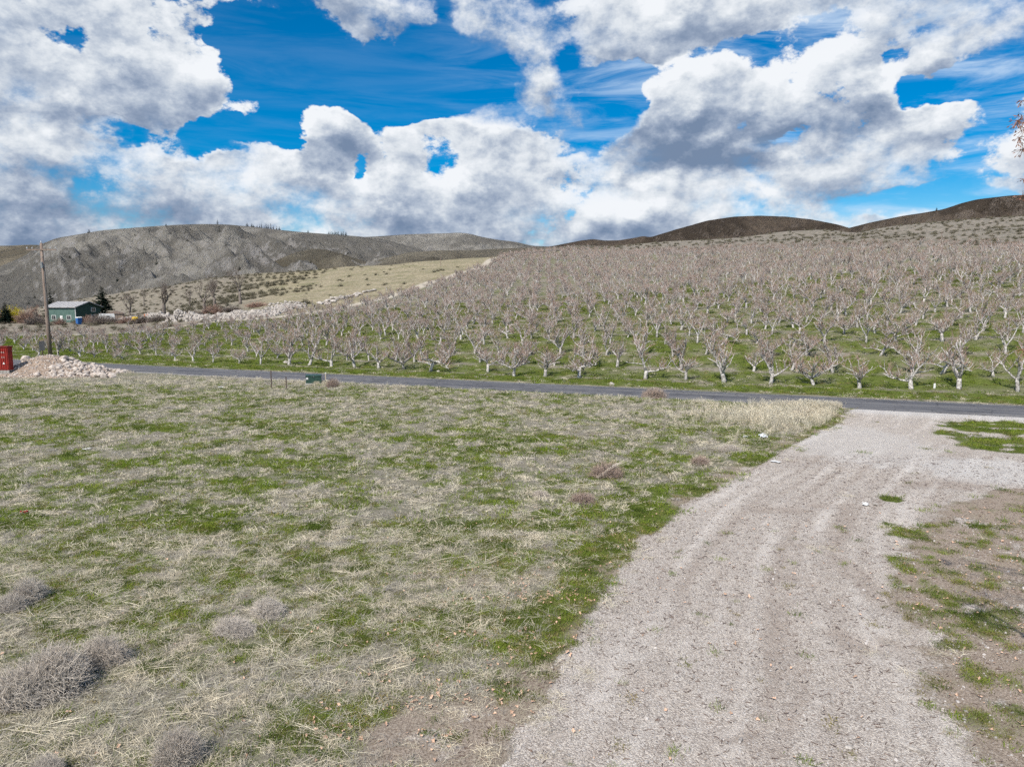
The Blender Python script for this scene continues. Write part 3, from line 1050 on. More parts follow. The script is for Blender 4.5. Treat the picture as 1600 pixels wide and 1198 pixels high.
hill_far, _ = make_hill("far_hill", [(-500, 390), (-150, 381), (0, 384), (30, 384), (60, 382), (120, 386), (300, 400)], 4200, 2600, M["hill_far"], seed=200, nu=160, nv=60, scale=500)
hill_back, YB2 = make_hill("hill_ridge_behind", [(380, 380), (470, 372), (560, 371), (600, 369), (640, 366), (700, 364.5), (718, 363.5), (735, 365), (752, 370), (780, 375), (806, 378),
                            (830, 384), (870, 386), (930, 392), (1000, 400)], 2300, 1500, M["hill_left"], seed=210, nu=300, nv=90, relief=.24, scale=220, warpu=-.5)
hill_left, YB = make_hill("hills", [(-700, 480), (-300, 455), (-100, 435), (0, 420), (30, 408), (52, 398), (72, 383), (100, 372), (130, 367), (170, 360), (230, 355), (290, 351),
                            (330, 350), (365, 351), (400, 354), (440, 359), (480, 363), (520, 366), (560, 369), (600, 373), (640, 384), (690, 400), (740, 415), (800, 440)],
                          1550, 560, M["hill_left"], seed=220, nu=620, nv=200, relief=.42, scale=240, warpu=.75)
hill_spur, YS = make_hill("hill_spur", [(280, 500), (330, 466), (370, 440), (410, 420), (440, 405), (465, 395), (490, 388.5), (515, 390), (540, 397), (575, 409), (610, 424), (650, 440), (700, 470)],
                         1060, 600, M["hill_tan"], seed=270, nu=260, nv=120, relief=.34, scale=130, warpu=.6)
hill_tan, YT = make_hill("tan_hill", [(470, 450), (520, 432), (560, 419), (600, 404), (640, 394.5), (680, 391.5), (740, 391), (790, 388), (830, 387), (870, 386), (905, 383), (950, 384), (1020, 390)],
                         980, 560, M["hill_tan"], seed=240, nu=260, nv=80, relief=.16, scale=110)
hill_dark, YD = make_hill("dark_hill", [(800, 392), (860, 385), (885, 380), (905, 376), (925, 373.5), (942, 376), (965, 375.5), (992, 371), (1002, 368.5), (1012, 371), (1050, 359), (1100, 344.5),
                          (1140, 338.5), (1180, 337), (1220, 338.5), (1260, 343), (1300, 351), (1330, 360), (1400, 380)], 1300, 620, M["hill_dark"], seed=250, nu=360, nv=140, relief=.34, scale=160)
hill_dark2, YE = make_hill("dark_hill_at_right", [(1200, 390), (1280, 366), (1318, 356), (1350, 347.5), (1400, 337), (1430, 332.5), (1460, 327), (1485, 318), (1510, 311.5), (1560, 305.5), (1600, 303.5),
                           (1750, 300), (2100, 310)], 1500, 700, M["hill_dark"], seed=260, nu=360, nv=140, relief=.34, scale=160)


# ------------------------------------------------------------------ trees
def wander(p, d, L, n, rnd, up=0.0, wob=.25):
    pts = [p.copy()]
    d = d.normalized()
    for i in range(n):
        d = (d + Vector((rnd.uniform(-wob, wob), rnd.uniform(-wob, wob), rnd.uniform(-wob, wob) + up))).normalized()
        p = p + d * (L / n)
        pts.append(p.copy())
    return pts, d


def orchard_tree(seed, low=.5, height=4.9, lean=.0, spread=1.0, stump=False):
    """Old, heavily pruned fruit tree: short trunk, crooked limbs, many upright shoots."""
    rnd = random.Random(seed)
    T, C = MB(), MB()
    trunk_h = rnd.uniform(.7, 1.15)
    la = rnd.uniform(0, 6.28)
    d = Vector((math.cos(la) * lean, math.sin(la) * lean, 1))
    pts, d = wander(Vector((0, 0, -.15)), d, trunk_h + .15, 3, rnd, .1, .10)
    r0 = rnd.uniform(.14, .19)
    T.tube(pts, [r0 * 1.35, r0 * 1.02, r0 * .95, r0 * .9], 7)
    top = pts[-1]
    limbs = []
    n = rnd.randint(3, 5)
    a0 = rnd.uniform(0, 6.28)
    for i in range(n):
        a = a0 + 6.283 * i / n + rnd.uniform(-.4, .4)
        flat = rnd.random() < low
        el = rnd.uniform(.15, .6) if flat else rnd.uniform(.8, 1.3)
        dd = Vector((math.cos(a) * math.cos(el) * spread, math.sin(a) * math.cos(el) * spread, math.sin(el)))
        L = rnd.uniform(1.5, 2.4) if flat else rnd.uniform(height * .42, height * .62)
        st = top.lerp(pts[-2], rnd.uniform(0, .9))
        lp, ld = wander(st, dd, L, 6, rnd, .06 if flat else .10, .30)
        rr = r0 * rnd.uniform(.56, .76)
        T.tube(lp, [rr * (1 - .72 * k / 6) for k in range(7)], 5)
        limbs.append((lp, rr, flat))
    # second order branches
    subs = []
    for lp, rr, flat in limbs:
        for j in range(rnd.randint(4, 7)):
            k = rnd.randint(1, 5)
            st = lp[k].lerp(lp[k + 1], rnd.random())
            a = rnd.uniform(0, 6.28)
            el = rnd.uniform(.2, 1.2)
            dd = Vector((math.cos(a) * math.cos(el), math.sin(a) * math.cos(el), math.sin(el)))
            L = rnd.uniform(.7, 1.7) * (1.15 - k * .08)
            sp, _ = wander(st, dd, L, 4, rnd, .12, .32)
            r2 = rr * rnd.uniform(.42, .62)
            T.tube(sp, [r2 * (1 - .7 * q / 4) for q in range(5)], 4)
            subs.append((sp, r2))
    for lp, rr, flat in limbs:
        subs.append((lp[2:], rr * .4))
    # third order: pale spurs
    thirds = []
    for sp, r2 in subs:
        for j in range(rnd.randint(3, 5)):
            k = rnd.randint(0, len(sp) - 2)
            st = sp[k].lerp(sp[k + 1], rnd.random())
            a = rnd.uniform(0, 6.28)
            el = rnd.uniform(.1, 1.35)
            dd = Vector((math.cos(a) * math.cos(el), math.sin(a) * math.cos(el), math.sin(el)))
            L = rnd.uniform(.35, .95)
            tp, _ = wander(st, dd, L, 2, rnd, .15, .3)
            (T if rnd.random() < .35 else C).tube(tp, [.024, .018, .010], 3, False)
            thirds.append(tp)
    # this year's shoots
    for tp in thirds + [s for s, _ in subs]:
        for j in range(rnd.randint(1, 3)):
            k = rnd.randint(0, len(tp) - 2)
            st = tp[k].lerp(tp[k + 1], rnd.random())
            dd = Vector((rnd.uniform(-.7, .7), rnd.uniform(-.7, .7), rnd.uniform(.25, 1.1)))
            dd.normalize()
            L = rnd.uniform(.25, .75)
            if st.z + L > height:
                L = max(.15, height - st.z + rnd.uniform(0, .3))
            C.tube([st, st + dd * L * .5 + Vector((rnd.uniform(-.05, .05), rnd.uniform(-.05, .05), 0)), st + dd * L], [.008, .007, .003], 3, False)
    return T, C


ORCH = []
for i in range(12):
    T, C = orchard_tree(100 + i, low=[.7, .35, .5, .2, .8, .4, .6, .1, .5, .3, .75, .25][i], height=[4.3, 5.2, 4.8, 5.4, 4.0, 5.0, 4.6, 5.5, 4.9, 5.2, 4.2, 5.3][i],
                        lean=[.1, .3, .15, .05, .45, .2, .1, .1, .3, .15, .2, .35][i], spread=[1.2, 1, 1.1, .8, 1.3, 1, 1.1, .7, 1, .9, 1.3, .9][i])
    mt = T.me("trunk", M["bark"], True)
    mc = mesh("crown", C.v, C.f, M["twig"])
    nf = len(T.f)
    off = len(T.v)
    mj = mesh("fruit_tree_mesh", T.v + C.v, T.f + [[a + off for a in f] for f in C.f], [M["bark"], M["twig"]], False, [0] * nf + [1] * len(C.f))
    ORCH.append((mt, mc, mj))

# positions: front row read off the photograph, the rest on the planting grid
front_px = [(452, 570, 0), (483, 571, 1), (518, 573, 2), (555, 574, 5), (592, 575, 0), (631, 577, 8), (672, 580, 4), (762, 582, 10), (803, 588, 6), (852, 588, 0),
            (904, 590, 4), (1008, 592, 2), (1072, 594, 10), (1132, 597, 1), (1204, 600, 5), (1272, 602, 8), (1343, 607, 0), (1424, 608, 2), (1498, 608, 9), (1590, 612, 3)]
placed = []          # x, y, variant, scale, rz, front order
for i, (px, py, v) in enumerate(front_px):
    p = on_land(px, py)
    placed.append([p.x, p.y, v, [1.0, .95, 1.05, 1.0, .9, 1.0, 1.05, .85, .95, .95, .95, 1.15, .8, 1.15, .95, 1.0, .9, 1.12, 1.1, 1.0][i], rng.uniform(0, 6.28), i])
rows = []
row_gap, tree_gap = 5.0, 3.4
s0 = 8.1
front_s = np.mean([road_s(p[0], p[1]) for p in placed])
for r in range(0, 84):
    s = front_s + row_gap * r
    a = -420 + (r % 2) * 1.7
    while a < 420:
        a += tree_gap
        jx, jy = rng.normal(0, .38), rng.normal(0, .38)
        x = ROAD_N[0] * (ROAD_C + s + jx) + ROAD_DIR[0] * (a + jy)
        y = ROAD_N[1] * (ROAD_C + s + jx) + ROAD_DIR[1] * (a + jy)
        if y < 35 or abs(x) > .86 * y + 8: continue
        u = x / y
        if r == 0 and u > -.33: continue           # those were placed one by one
        if orchard_in(np.array([x]), np.array([y]))[0] < .5: continue
        if lane_dist(np.array([x]), np.array([y]))[0] < 7.0 and x > -30: continue
        if track_dist(np.array([x]), np.array([y]))[0] < 4: continue
        if rng.random() < (.12 if r < 3 else .05): continue
        if r < 1 and u < -.67: continue
        rows.append([x, y, int(rng.integers(0, 12)), rng.uniform(.72, 1.02) * (1. if r == 0 else (.93 if r < 3 else .86)) * (1 - .30 * float(sstep(np.array(-u), .28, .42))), rng.uniform(0, 6.28), -1, r])
rows.sort(key=lambda p: p[1] - 0)
rows = [p for p in rows if p[0] / p[1] > -.75]
inframe = [p for p in rows if abs(p[0] / p[1]) < .735]
outside = [p for p in rows if abs(p[0] / p[1]) >= .735]
near = inframe[:278]
rest = inframe[278:] + outside
FRONT_LABELS = [
    "bare white-limbed fruit tree by the road, behind the two thin fence posts",
    "bare fruit tree with a dark lower trunk, directly behind the green utility cabinet",
    "bare fruit tree in the front row, just right of the green utility cabinet",
    "slim leaning bare fruit tree, second right of the green utility cabinet",
    "small low-forked bare fruit tree, third right of the green utility cabinet",
    "bare fruit tree in the front row, fourth right of the green utility cabinet",
    "wide bare fruit tree just left of the grassy gap in the front row",
    "bare fruit tree just right of the grassy gap in the front row",
    "bare fruit tree, second right of the grassy gap in the front row",
    "Y-forked white fruit tree by the road, third right of the grassy gap",
    "thin crooked white fruit tree, fourth right of the grassy gap in the front row",
    "broad white fruit tree with low spreading arms, left of the brown roadside bush",
    "short stunted white fruit tree, behind the brown roadside bush",
    "tall white fruit tree, just right of the brown roadside bush",
    "leaning white fruit tree in the front row, fifth tree from the right frame edge",
    "white fruit tree in the front row, left of the gravel drive mouth",
    "low slender white fruit tree, directly behind the left side of the drive mouth",
    "broad vase-shaped white fruit tree, directly opposite the mouth of the gravel drive",
    "upright thick-trunked white fruit tree, second from the front row's right end",
    "white fruit tree at the right end of the front row, at the frame edge"]
ordw = ["the right frame edge", "second", "third", "fourth", "fifth", "sixth", "seventh", "eighth", "ninth", "tenth", "eleventh", "twelfth", "thirteenth", "fourteenth", "fifteenth", "sixteenth",
        "seventeenth", "eighteenth", "nineteenth", "twentieth", "twenty-first", "twenty-second", "twenty-third", "twenty-fourth"]
row_label = {}
for rr0, rn in ((1, "second"), (2, "third"), (3, "fourth")):
    line = sorted([i for i, p in enumerate(near) if p[6] == rr0 and p[0] / p[1] > -.30], key=lambda i: -near[i][0] / near[i][1])
    for q, i in enumerate(line[:24]):
        row_label[i] = ("bare white-limbed fruit tree, %s from the right frame edge in the %s row" % (ordw[q], rn)) if q else \
            "bare white-limbed fruit tree nearest the right frame edge in the %s row" % rn
near_set = {id(p): i for i, p in enumerate(near)}
for p in placed + near:
    x, y, v, sc, rz, fi = p[:6]
    e = empty("fruit_tree", (x, y, hz(x, y) - .02), rz)
    e.scale = (sc, sc, sc * (1.0 if fi >= 0 else random.uniform(.92, 1.08)))
    if fi >= 0:
        tag(e, FRONT_LABELS[fi], "tree", "bare fruit trees in the orchard")
    elif near_set[id(p)] in row_label:
        tag(e, row_label[near_set[id(p)]], "tree", "bare fruit trees in the orchard")
    elif x / y < -.33:
        tag(e, "bare grey-limbed fruit tree in the crowded rows left of the dirt track", "tree", "bare fruit trees in the left orchard block")
    else:
        tag(e, "bare white-limbed fruit tree in the crowded rows behind the front row", "tree", "bare fruit trees in the orchard")
    link("trunk", ORCH[v][0], e)
    link("crown", ORCH[v][1], e)
rp = np.array([[p[0], p[1], 0] for p in rest])
rp[:, 2] = land(rp[:, 0], rp[:, 1]) - .02
scatter("orchard_trees_beyond", rp, [(0, 0, p[4]) for p in rest], [p[3] for p in rest], [p[2] for p in rest], [o[2] for o in ORCH],
        "far rows of bare pinkish fruit trees covering the slope up to the skyline")


def shade_tree(seed, height, r0, spread=.55, levels=4, up=.12, twig_n=3, fork=3, start=.22):
    """Bare broadleaf tree by repeated forking. Returns trunk, twigs and the twig tips."""
    rnd = random.Random(seed)
    T, C = MB(), MB()
    tips = []

    def grow(p, d, L, r, lev):
        n = 4 if lev < 2 else 3
        pts, d2 = wander(p, d, L, n, rnd, up * .5, .10 + .05 * lev)
        rs = [r * (1 - .42 * k / n) for k in range(n + 1)]
        (T if lev < levels - 1 else C).tube(pts, rs, 7 if lev == 0 else (5 if lev < 3 else 3), lev < 2)
        if lev >= levels:
            tips.append(pts[-1])
            return
        m = fork + (1 if lev >= levels - 2 else 0) + (twig_n if lev == levels - 1 else 0)
        for i in range(m):
            k = rnd.uniform(.45 if lev else .6, 1.0) * n
            a, f = int(min(k, n - 1e-3)), k % 1
            st = pts[a].lerp(pts[a + 1], f) if a < n else pts[-1]
            an = rnd.uniform(0, 6.283)
            side = Vector((math.cos(an), math.sin(an), rnd.uniform(-.15, .4)))
            dd = (d2 * (1 - spread) + side * spread + Vector((0, 0, up))).normalized()
            grow(st, dd, L * rnd.uniform(.62, .84), rs[a] * rnd.uniform(.50, .66), lev + 1)
    grow(Vector((0, 0, -.2)), Vector((rnd.uniform(-.08, .08), rnd.uniform(-.08, .08), 1)), height * start + .2, r0, 0)
    return T, C, tips


def bare_tree(name, x, y, z, seed, height, r0, bark, twig, label, cat="tree", group=None, rz=0., **k):
    T, C, tips = shade_tree(seed, height, r0, **k)
    zt = max(v.z for v in C.v)
    f = height / zt
    e = empty(name, (x, y, z), rz)
    e.scale = (f, f, f)
    T.build("trunk", bark, e, True)
    link("crown", mesh("crown", C.v, C.f, twig), e)
    return tag(e, label, cat, group), tips


# large bare trees left of centre, behind the orchard
for (px, py, hpx, d, seed, lab) in [
        (258, 486, 58, 225, 11, "wide many-stemmed bare tree nearest the green house"),
        (322, 487, 66, 205, 12, "tallest dark bare tree above the white boulder bank"),
        (338, 484, 48, 215, 13, "narrow dark bare tree close on the right of the tallest one"),
        (378, 482, 62, 220, 14, "bare grey tree at the right end of the boulder bank"),
        (205, 486, 42, 240, 15, "small thin bare tree between the dark conifer and the wide bare tree"),
        (300, 484, 40, 250, 16, "faint low bare tree left of the tallest dark bare tree"),
        (228, 478, 34, 300, 17, "distant low bare tree left of the wide many-stemmed one"),
        (30, 500, 26, 235, 18, "low brown bare tree left of the power pole"),
        (60, 503, 32, 225, 19, "brown bare tree directly behind the power pole"),
        (8, 500, 24, 235, 20, "low bare tree at the left edge near the yellow bush")]:
    X = (px - 800) / F * d
    H = hpx / F * d
    bare_tree("bare_tree", X, d, hz(X, d) - .1, seed, H, .46 if hpx > 40 else .25, M["dark_bark"], M["dark_twig"] if px > 70 else M["pink_twig"], lab, group="big bare trees beyond the left orchard",
              spread=.5 if seed == 11 else .42, levels=5, fork=3, start=.20 if seed == 11 else .27, up=.16, twig_n=1)


def conifer(seed, h, w, n_lev=30):
    rnd = random.Random(seed)
    T, C = MB(), MB()
    T.tube([(0, 0, -.2), (0, 0, h * .5), (0, 0, h * .97)], [h * .022, h * .015, .01], 6)
    for i in range(n_lev):
        t = i / (n_lev - 1)
        z = h * (.08 + .9 * t)
        rr = w * (1 - t) ** .85 + .12
        m = max(4, int(11 * (1 - t * .6)))
        for k in range(m):
            a = rnd.uniform(0, 6.28)
            L = rr * rnd.uniform(.65, 1.12)
            dz = rnd.uniform(-.35, .25) * L
            z = h * (.08 + .9 * t) + rnd.uniform(-.5, .5) * h / n_lev
            tip = Vector((math.cos(a) * L, math.sin(a) * L, z + dz))
            root = Vector((0, 0, z))
            C.tube([root, tip], [.03, .01], 3, False)
            side = Vector((-math.sin(a), math.cos(a), 0))
            for j in range(7):
                f = .18 + .82 * j / 6
                p = root.lerp(tip, f)
                ww = L * .20 * (1.15 - f) + .10
                for sgn in (-1, 1):
                    q = p + side * sgn * ww * rnd.uniform(.6, 1.3) + Vector((math.cos(a), math.sin(a), 0)) * ww * .7 + Vector((0, 0, rnd.uniform(-.25, .12) * ww))
                    b = len(C.v)
                    C.v += [p + Vector((0, 0, .06 * L)), p - Vector((0, 0, .08 * L)), q]
                    C.f.append([b, b + 1, b + 2])
                    b = len(C.v)
                    C.v += [p - Vector((math.cos(a), math.sin(a), 0)) * .08 * L, p + Vector((math.cos(a), math.sin(a), 0)) * .1 * L, q]
                    C.f.append([b, b + 1, b + 2])
    return T, C


def place_conifer(name, x, y, z, h, w, seed, label, group=None):
    T, C = conifer(seed, h, w)
    e = empty(name, (x, y, z))
    T.build("trunk", M["dark_bark"], e)
    link("crown", mesh("crown", C.v, C.f, M["needle"]), e)
    tag(e, label, "tree", group)


for px, d, hpx, w, sd_, lab in [(84, 250, 54, 2.6, 1, "narrow dark conifer behind the power pole and the house's left end"),
                                (163, 262, 54, 5.2, 2, "broad dark conifer with spiky top right behind the green house"),
                                (12, 225, 34, 2.6, 3, "small dark conifer at the left edge below the yellow bush")]:
    X = (px - 800) / F * d
    place_conifer("conifer", X, d, hz(X, d) - .1, hpx / F * d, w, sd_, lab)

# small pines and junipers far up on the hills
small = []
for i in range(4):
    T, C = conifer(50 + i, 9 if i % 2 else 6.5, 1.9 if i % 2 else 2.6, 9)
    small.append(mesh("hill_pine_mesh", T.v + C.v, T.f + [[a + len(T.v) for a in f] for f in C.f], M["needle"]))
rj = random.Random(5)
ridge = []
for px in [394, 401, 404, 409, 413, 416, 420, 423, 426, 430, 434, 439, 443, 519, 522, 525, 528, 530, 533, 538, 541, 545, 487]:
    ridge.append((px, .995, 1))
for a, b_ in [(141, .55), (200, .62), (213, .60), (245, .75), (270, .68), (281, .83), (173, .80), (222, .70), (252, .45), (232, .48), (60, .30), (20, .25), (8, .40), (44, .45), (100, .55),
              (118, .42), (65, .62), (152, .72), (190, .35), (300, .62), (322, .52), (350, .75), (360, .45), (130, .3), (180, .5), (90, .35), (410, .55), (430, .30), (470, .35), (485, .42),
              (472, .30), (490, .33), (500, .5), (380, .30), (340, .34), (290, .4), (210, .42), (160, .33), (30, .55), (50, .2), (440, .7), (350, .9), (310, .9), (520, .6), (545, .5), (260, .9)]:
    ridge.append((a, b_, 0))
for px, f, on in ridge:
    y = 560 + (YB - 560) * f
    x = (px + rj.uniform(-2, 2) * (1 - on) - 800) / F * y
    o = link("hillside_pine", small[rj.randint(0, 3)], None, (x, y, hill_left(x, y) - .6), (0, 0, rj.uniform(0, 6)), rj.uniform(.9, 1.5) if on else rj.uniform(.7, 1.5) * (.6 + .5 * f))
    tag(o, "tiny dark pine in the line along the left hill's crest" if on else "tiny dark juniper dotted on the rocky left hillside", "tree",
        "pines on the left hill's crest" if on else "junipers on the left hillside")
x = (1449.5 - 800) / F * YE * .985
tag(link("hillside_pine", small[0], None, (x, YE * .985, hill_dark2(x, YE * .985) - .5), scale=1.2), "lone dark tree on the skyline of the dark hill at right", "tree")


# ------------------------------------------------------------------ green house
def house():
    d = 232.
    view = Vector(((121 - 800) / F, 1)).normalized()
    right = Vector((view.y, -view.x))
    C0 = Vector(((121 - 800) / F * d, d))
    da = (-right * .72 + view * .69).normalized()       # along the sunlit front wall, to the left and back
    dg = (right * .69 + view * .72).normalized()         # along the gable, to the right and back
    z0 = hz(C0.x, C0.y) - .4
    e = empty("green_house", (C0.x, C0.y, z0))
    LA, LG, HW, RH = 11.2, 10.6, 5.2, 1.6
    Mx = Matrix(((dg.x, da.x, 0, 0), (dg.y, da.y, 0, 0), (0, 0, 1, 0), (0, 0, 0, 1)))     # local x = along gable, y = along front
    t = .25

    def mb(): return MB()
    # front wall (x=0 plane), back, gables
    b = mb()
    b.box(0, t, t, LA - t, 0, HW, Mx)
    b.build("front_wall", M["house_front"], e)
    b = mb()
    b.box(LG - t, LG, t, LA - t, 0, HW, Mx)
    b.build("wall", M["house_green"], e)
    for y0 in (0, LA - t):
        b = mb()
        b.prism([(0, 0), (LG, 0), (LG, HW), (LG / 2, HW + RH), (0, HW)], y0, y0 + t, Mx)
        b.build("gable_wall", M["house_green"], e)
    for sx in (0, 1):
        b = mb()
        xe, xr = (-.6, LG / 2) if not sx else (LG + .6, LG / 2)
        ze = HW - RH * .6 / (LG / 2)
        b.prism([(xe, ze + .05), (xr, HW + RH + .05), (xr, HW + RH + .25), (xe, ze + .25)], -.6, LA + .6, Mx)
        rf = b.build("roof", M["roof"], e)
        for k in range(9):                       # standing seams
            s = mb()
            y0 = -.4 + k * (LA + .8) / 8
            s.prism([(xe, ze + .253), (xr, HW + RH + .253), (xr, HW + RH + .33), (xe, ze + .33)], y0 - .04, y0 + .04, Mx)
            s.build("roof_seam", M["roof"], rf)
    # corner trim
    b = mb()
    b.box(-.04, .12, -.04, .12, 0, HW - .12, Mx)
    b.build("corner_trim", M["trim"], e)
    b = mb()
    b.prism([(-.55, HW - .25), (LG / 2, HW + RH - .08), (LG / 2, HW + RH + .045), (-.55, HW - .125)], -.55, -.45, Mx)
    b.prism([(LG + .55, HW - .25), (LG / 2, HW + RH - .08), (LG / 2, HW + RH + .045), (LG + .55, HW - .125)], -.55, -.45, Mx)
    b.build("barge_board", M["house_green"], e)

    def window(cx, cz, w, h, face):
        f = mb()
        g = mb()
        if face == "gable":
            f.box(cx - w / 2 - .12, cx + w / 2 + .12, -.06, -.003, cz - h / 2 - .12, cz + h / 2 + .12, Mx)
            for sgn in (-1, 1):
                g.box(cx + sgn * w / 4 - w / 4 + .05, cx + sgn * w / 4 + w / 4 - .05, -.09, -.063, cz - h / 2, cz + h / 2, Mx)
        else:
            f.box(-.06, -.003, cx - w / 2 - .12, cx + w / 2 + .12, cz - h / 2 - .12, cz + h / 2 + .12, Mx)
            for sgn in (-1, 1):
                g.box(-.09, -.063, cx + sgn * w / 4 - w / 4 + .05, cx + sgn * w / 4 + w / 4 - .05, cz - h / 2, cz + h / 2, Mx)
        w_ = f.build("window", M["trim"], e)
        g.build("pane", M["glass"], w_)
    window(7.4, 4.35, 1.7, 1.1, "gable")
    window(7.4, 2.0, 1.7, 1.1, "gable")
    window(2.6, 1.9, 1.5, 1.2, "front")
    window(8.4, 1.9, 1.5, 1.2, "front")
    b = mb()
    b.box(-.05, -.003, 5.0, 6.0, 0.4, 2.5, Mx)
    b.build("door", M["trim"], e)
    tag(e, "dark green two-storey house with pale grey metal roof behind the orchard", "house")
    return C0, Mx, z0


C0, HM, HZ0 = house()


def at_px(px, d):
    X = (px - 800) / F * d
    return X, d, hz(X, d)


# portable toilet in front of the house corner
x, y, z = at_px(125.5, 212)
e = empty("portable_toilet", (x, y, z), R(-30))
MB().box(-.6, .6, -.6, .6, .12, 1.95).build("cabin", M["blue"], e)
b = MB(); b.prism([(-.66, 1.953), (.66, 1.953), (.66, 2.1), (.3, 2.28), (-.3, 2.28), (-.66, 2.1)], -.66, .66); b.build("roof", M["trim"], e)
dr = MB().box(-.42, .42, -.64, -.603, .2, 1.85).build("door", M["blue"], e)
MB().box(.3, .36, -.68, -.643, .95, 1.1).build("handle", M["trim"], dr)
MB().box(-.65, .65, -.65, .65, 0, .117).build("base", M["steel"], e)
tag(e, "small blue portable toilet with white roof in front of the green house", "portable toilet")

# white trailer and brown shed right of the house
x, y, z = at_px(169, 222)
e = empty("camper_trailer", (x, y, z + .1), R(28))
b = MB(); b.prism([(-2.2, .5), (2.2, .5), (2.3, 1.2), (2.1, 2.5), (-1.9, 2.6), (-2.25, 2.0)], -1., 1.); b.build("body", M["white_plate"], e)
w_ = MB().box(-.2, .9, -1.04, -1.003, 1.4, 2.0).build("window", M["trim"], e)
MB().box(-.1, .8, -1.07, -1.043, 1.48, 1.92).build("pane", M["glass"], w_)
MB().box(-1.4, -.8, -1.04, -1.003, .6, 2.2).build("door", M["trim"], e)
for sx in (-.35, .45):
    b = MB(); b.tube([(sx, -1.02, .33), (sx, -.8, .33)], .33, 12); b.build("wheel", M["wire"], e)
b = MB(); b.tube([(2.2, 0, .52), (3.2, 0, .5)], .05, 6); b.build("tow_bar", M["steel"], e)
tag(e, "small white camper trailer parked just right of the green house", "trailer")
x, y, z = at_px(184, 232)
e = empty("brown_shed", (x, y, z), R(20))
MB().box(-2.2, 2.2, -1.5, 1.5, 0, 2.0).build("wall", M["dirt"], e)
b = MB(); b.prism([(-2.5, 2.003), (2.5, 2.003), (2.5, 2.15), (0, 3.0), (-2.5, 2.15)], -1.8, 1.8); b.build("roof", M["pole"], e)
MB().box(-.6, .6, -1.56, -1.503, 0, 1.8).build("door", M["pole"], e)
tag(e, "low brown shed between the white camper trailer and the boulder bank", "shed")
x, y, z = at_px(213, 205)
e = empty("yellow_tank", (x, y, z), R(15))
b = MB(); b.tube([(-.85, 0, .8), (-.7, 0, .8), (.7, 0, .8), (.85, 0, .8)], [.45, .7, .7, .45], 14); b.build("tank", M["yellow"], e, True)
for sx in (-.45, .45): MB().box(sx - .08, sx + .08, -.6, .6, 0, .4).build("leg", M["steel"], e)
b = MB(); b.tube([(0, 0, 1.45), (0, 0, 1.6)], .18, 10); b.build("cap", M["yellow"], e)
tag(e, "small yellow tank in front of the white boulder bank", "tank")
x, y, z = at_px(238, 205)
e = empty("orange_trailer", (x, y, z), R(-15))
b = MB(); b.prism([(-1.5, .8), (1.4, .8), (1.7, 1.6), (-1.7, 1.6)], -.8, .8); b.build("tub", M["orange"], e)
for sy in (-.85, .85):
    b = MB(); b.tube([(0, sy - .1, .4), (0, sy + .1, .4)], .4, 12); b.build("wheel", M["wire"], e)
b = MB(); b.tube([(1.4, 0, .8), (2.6, 0, .5)], .06, 6); b.build("tow_bar", M["steel"], e)
b = MB(); b.box(-.9, .9, -.5, .5, .45, .797); b.build("frame", M["steel"], e)
tag(e, "orange tipping farm trailer in front of the white boulder bank", "trailer")


# ------------------------------------------------------------------ bushes of fine twigs
def bush_mesh(seed, w, h, n, mat, rad=.006, seg=3, curl=.5, leaf=0, dome=1.0, rmin=.25):
    rnd = random.Random(seed)
    B = MB()
    for i in range(n):
        a = rnd.uniform(0, 6.283)
        el = math.asin(rnd.uniform(.0, 1.0))
        r = rnd.uniform(rmin, 1.) ** .6
        tip = Vector((math.cos(a) * math.cos(el) * w * r, math.sin(a) * math.cos(el) * w * r, math.sin(el) * h * r * dome + .02))
        st = tip * rnd.uniform(.1, .75)
        st.z = max(0, st.z * rnd.uniform(.4, 1))
        pts = [st]
        for k in range(1, seg + 1):
            p = st.lerp(tip, k / seg) + Vector((rnd.gauss(0, 1), rnd.gauss(0, 1), rnd.gauss(0, .8))) * curl * .16 * w
            p.z = max(p.z, .005)
            pts.append(p)
        B.tube(pts, [rad * (1 - .6 * k / seg) for k in range(seg + 1)], 3, False)
        for q in range(leaf):
            p = pts[rnd.randint(1, seg)] + Vector((rnd.gauss(0, 1), rnd.gauss(0, 1), rnd.gauss(0, 1))) * .06 * w
            s = .07 * w
            b = len(B.v)
            B.v += [p, p + Vector((rnd.uniform(-s, s), rnd.uniform(-s, s), rnd.uniform(-s, s))), p + Vector((rnd.uniform(-s, s), rnd.uniform(-s, s), rnd.uniform(0, s)))]
            B.f.append([b, b + 1, b + 2])
    return mesh("bush_mesh", B.v, B.f, mat)


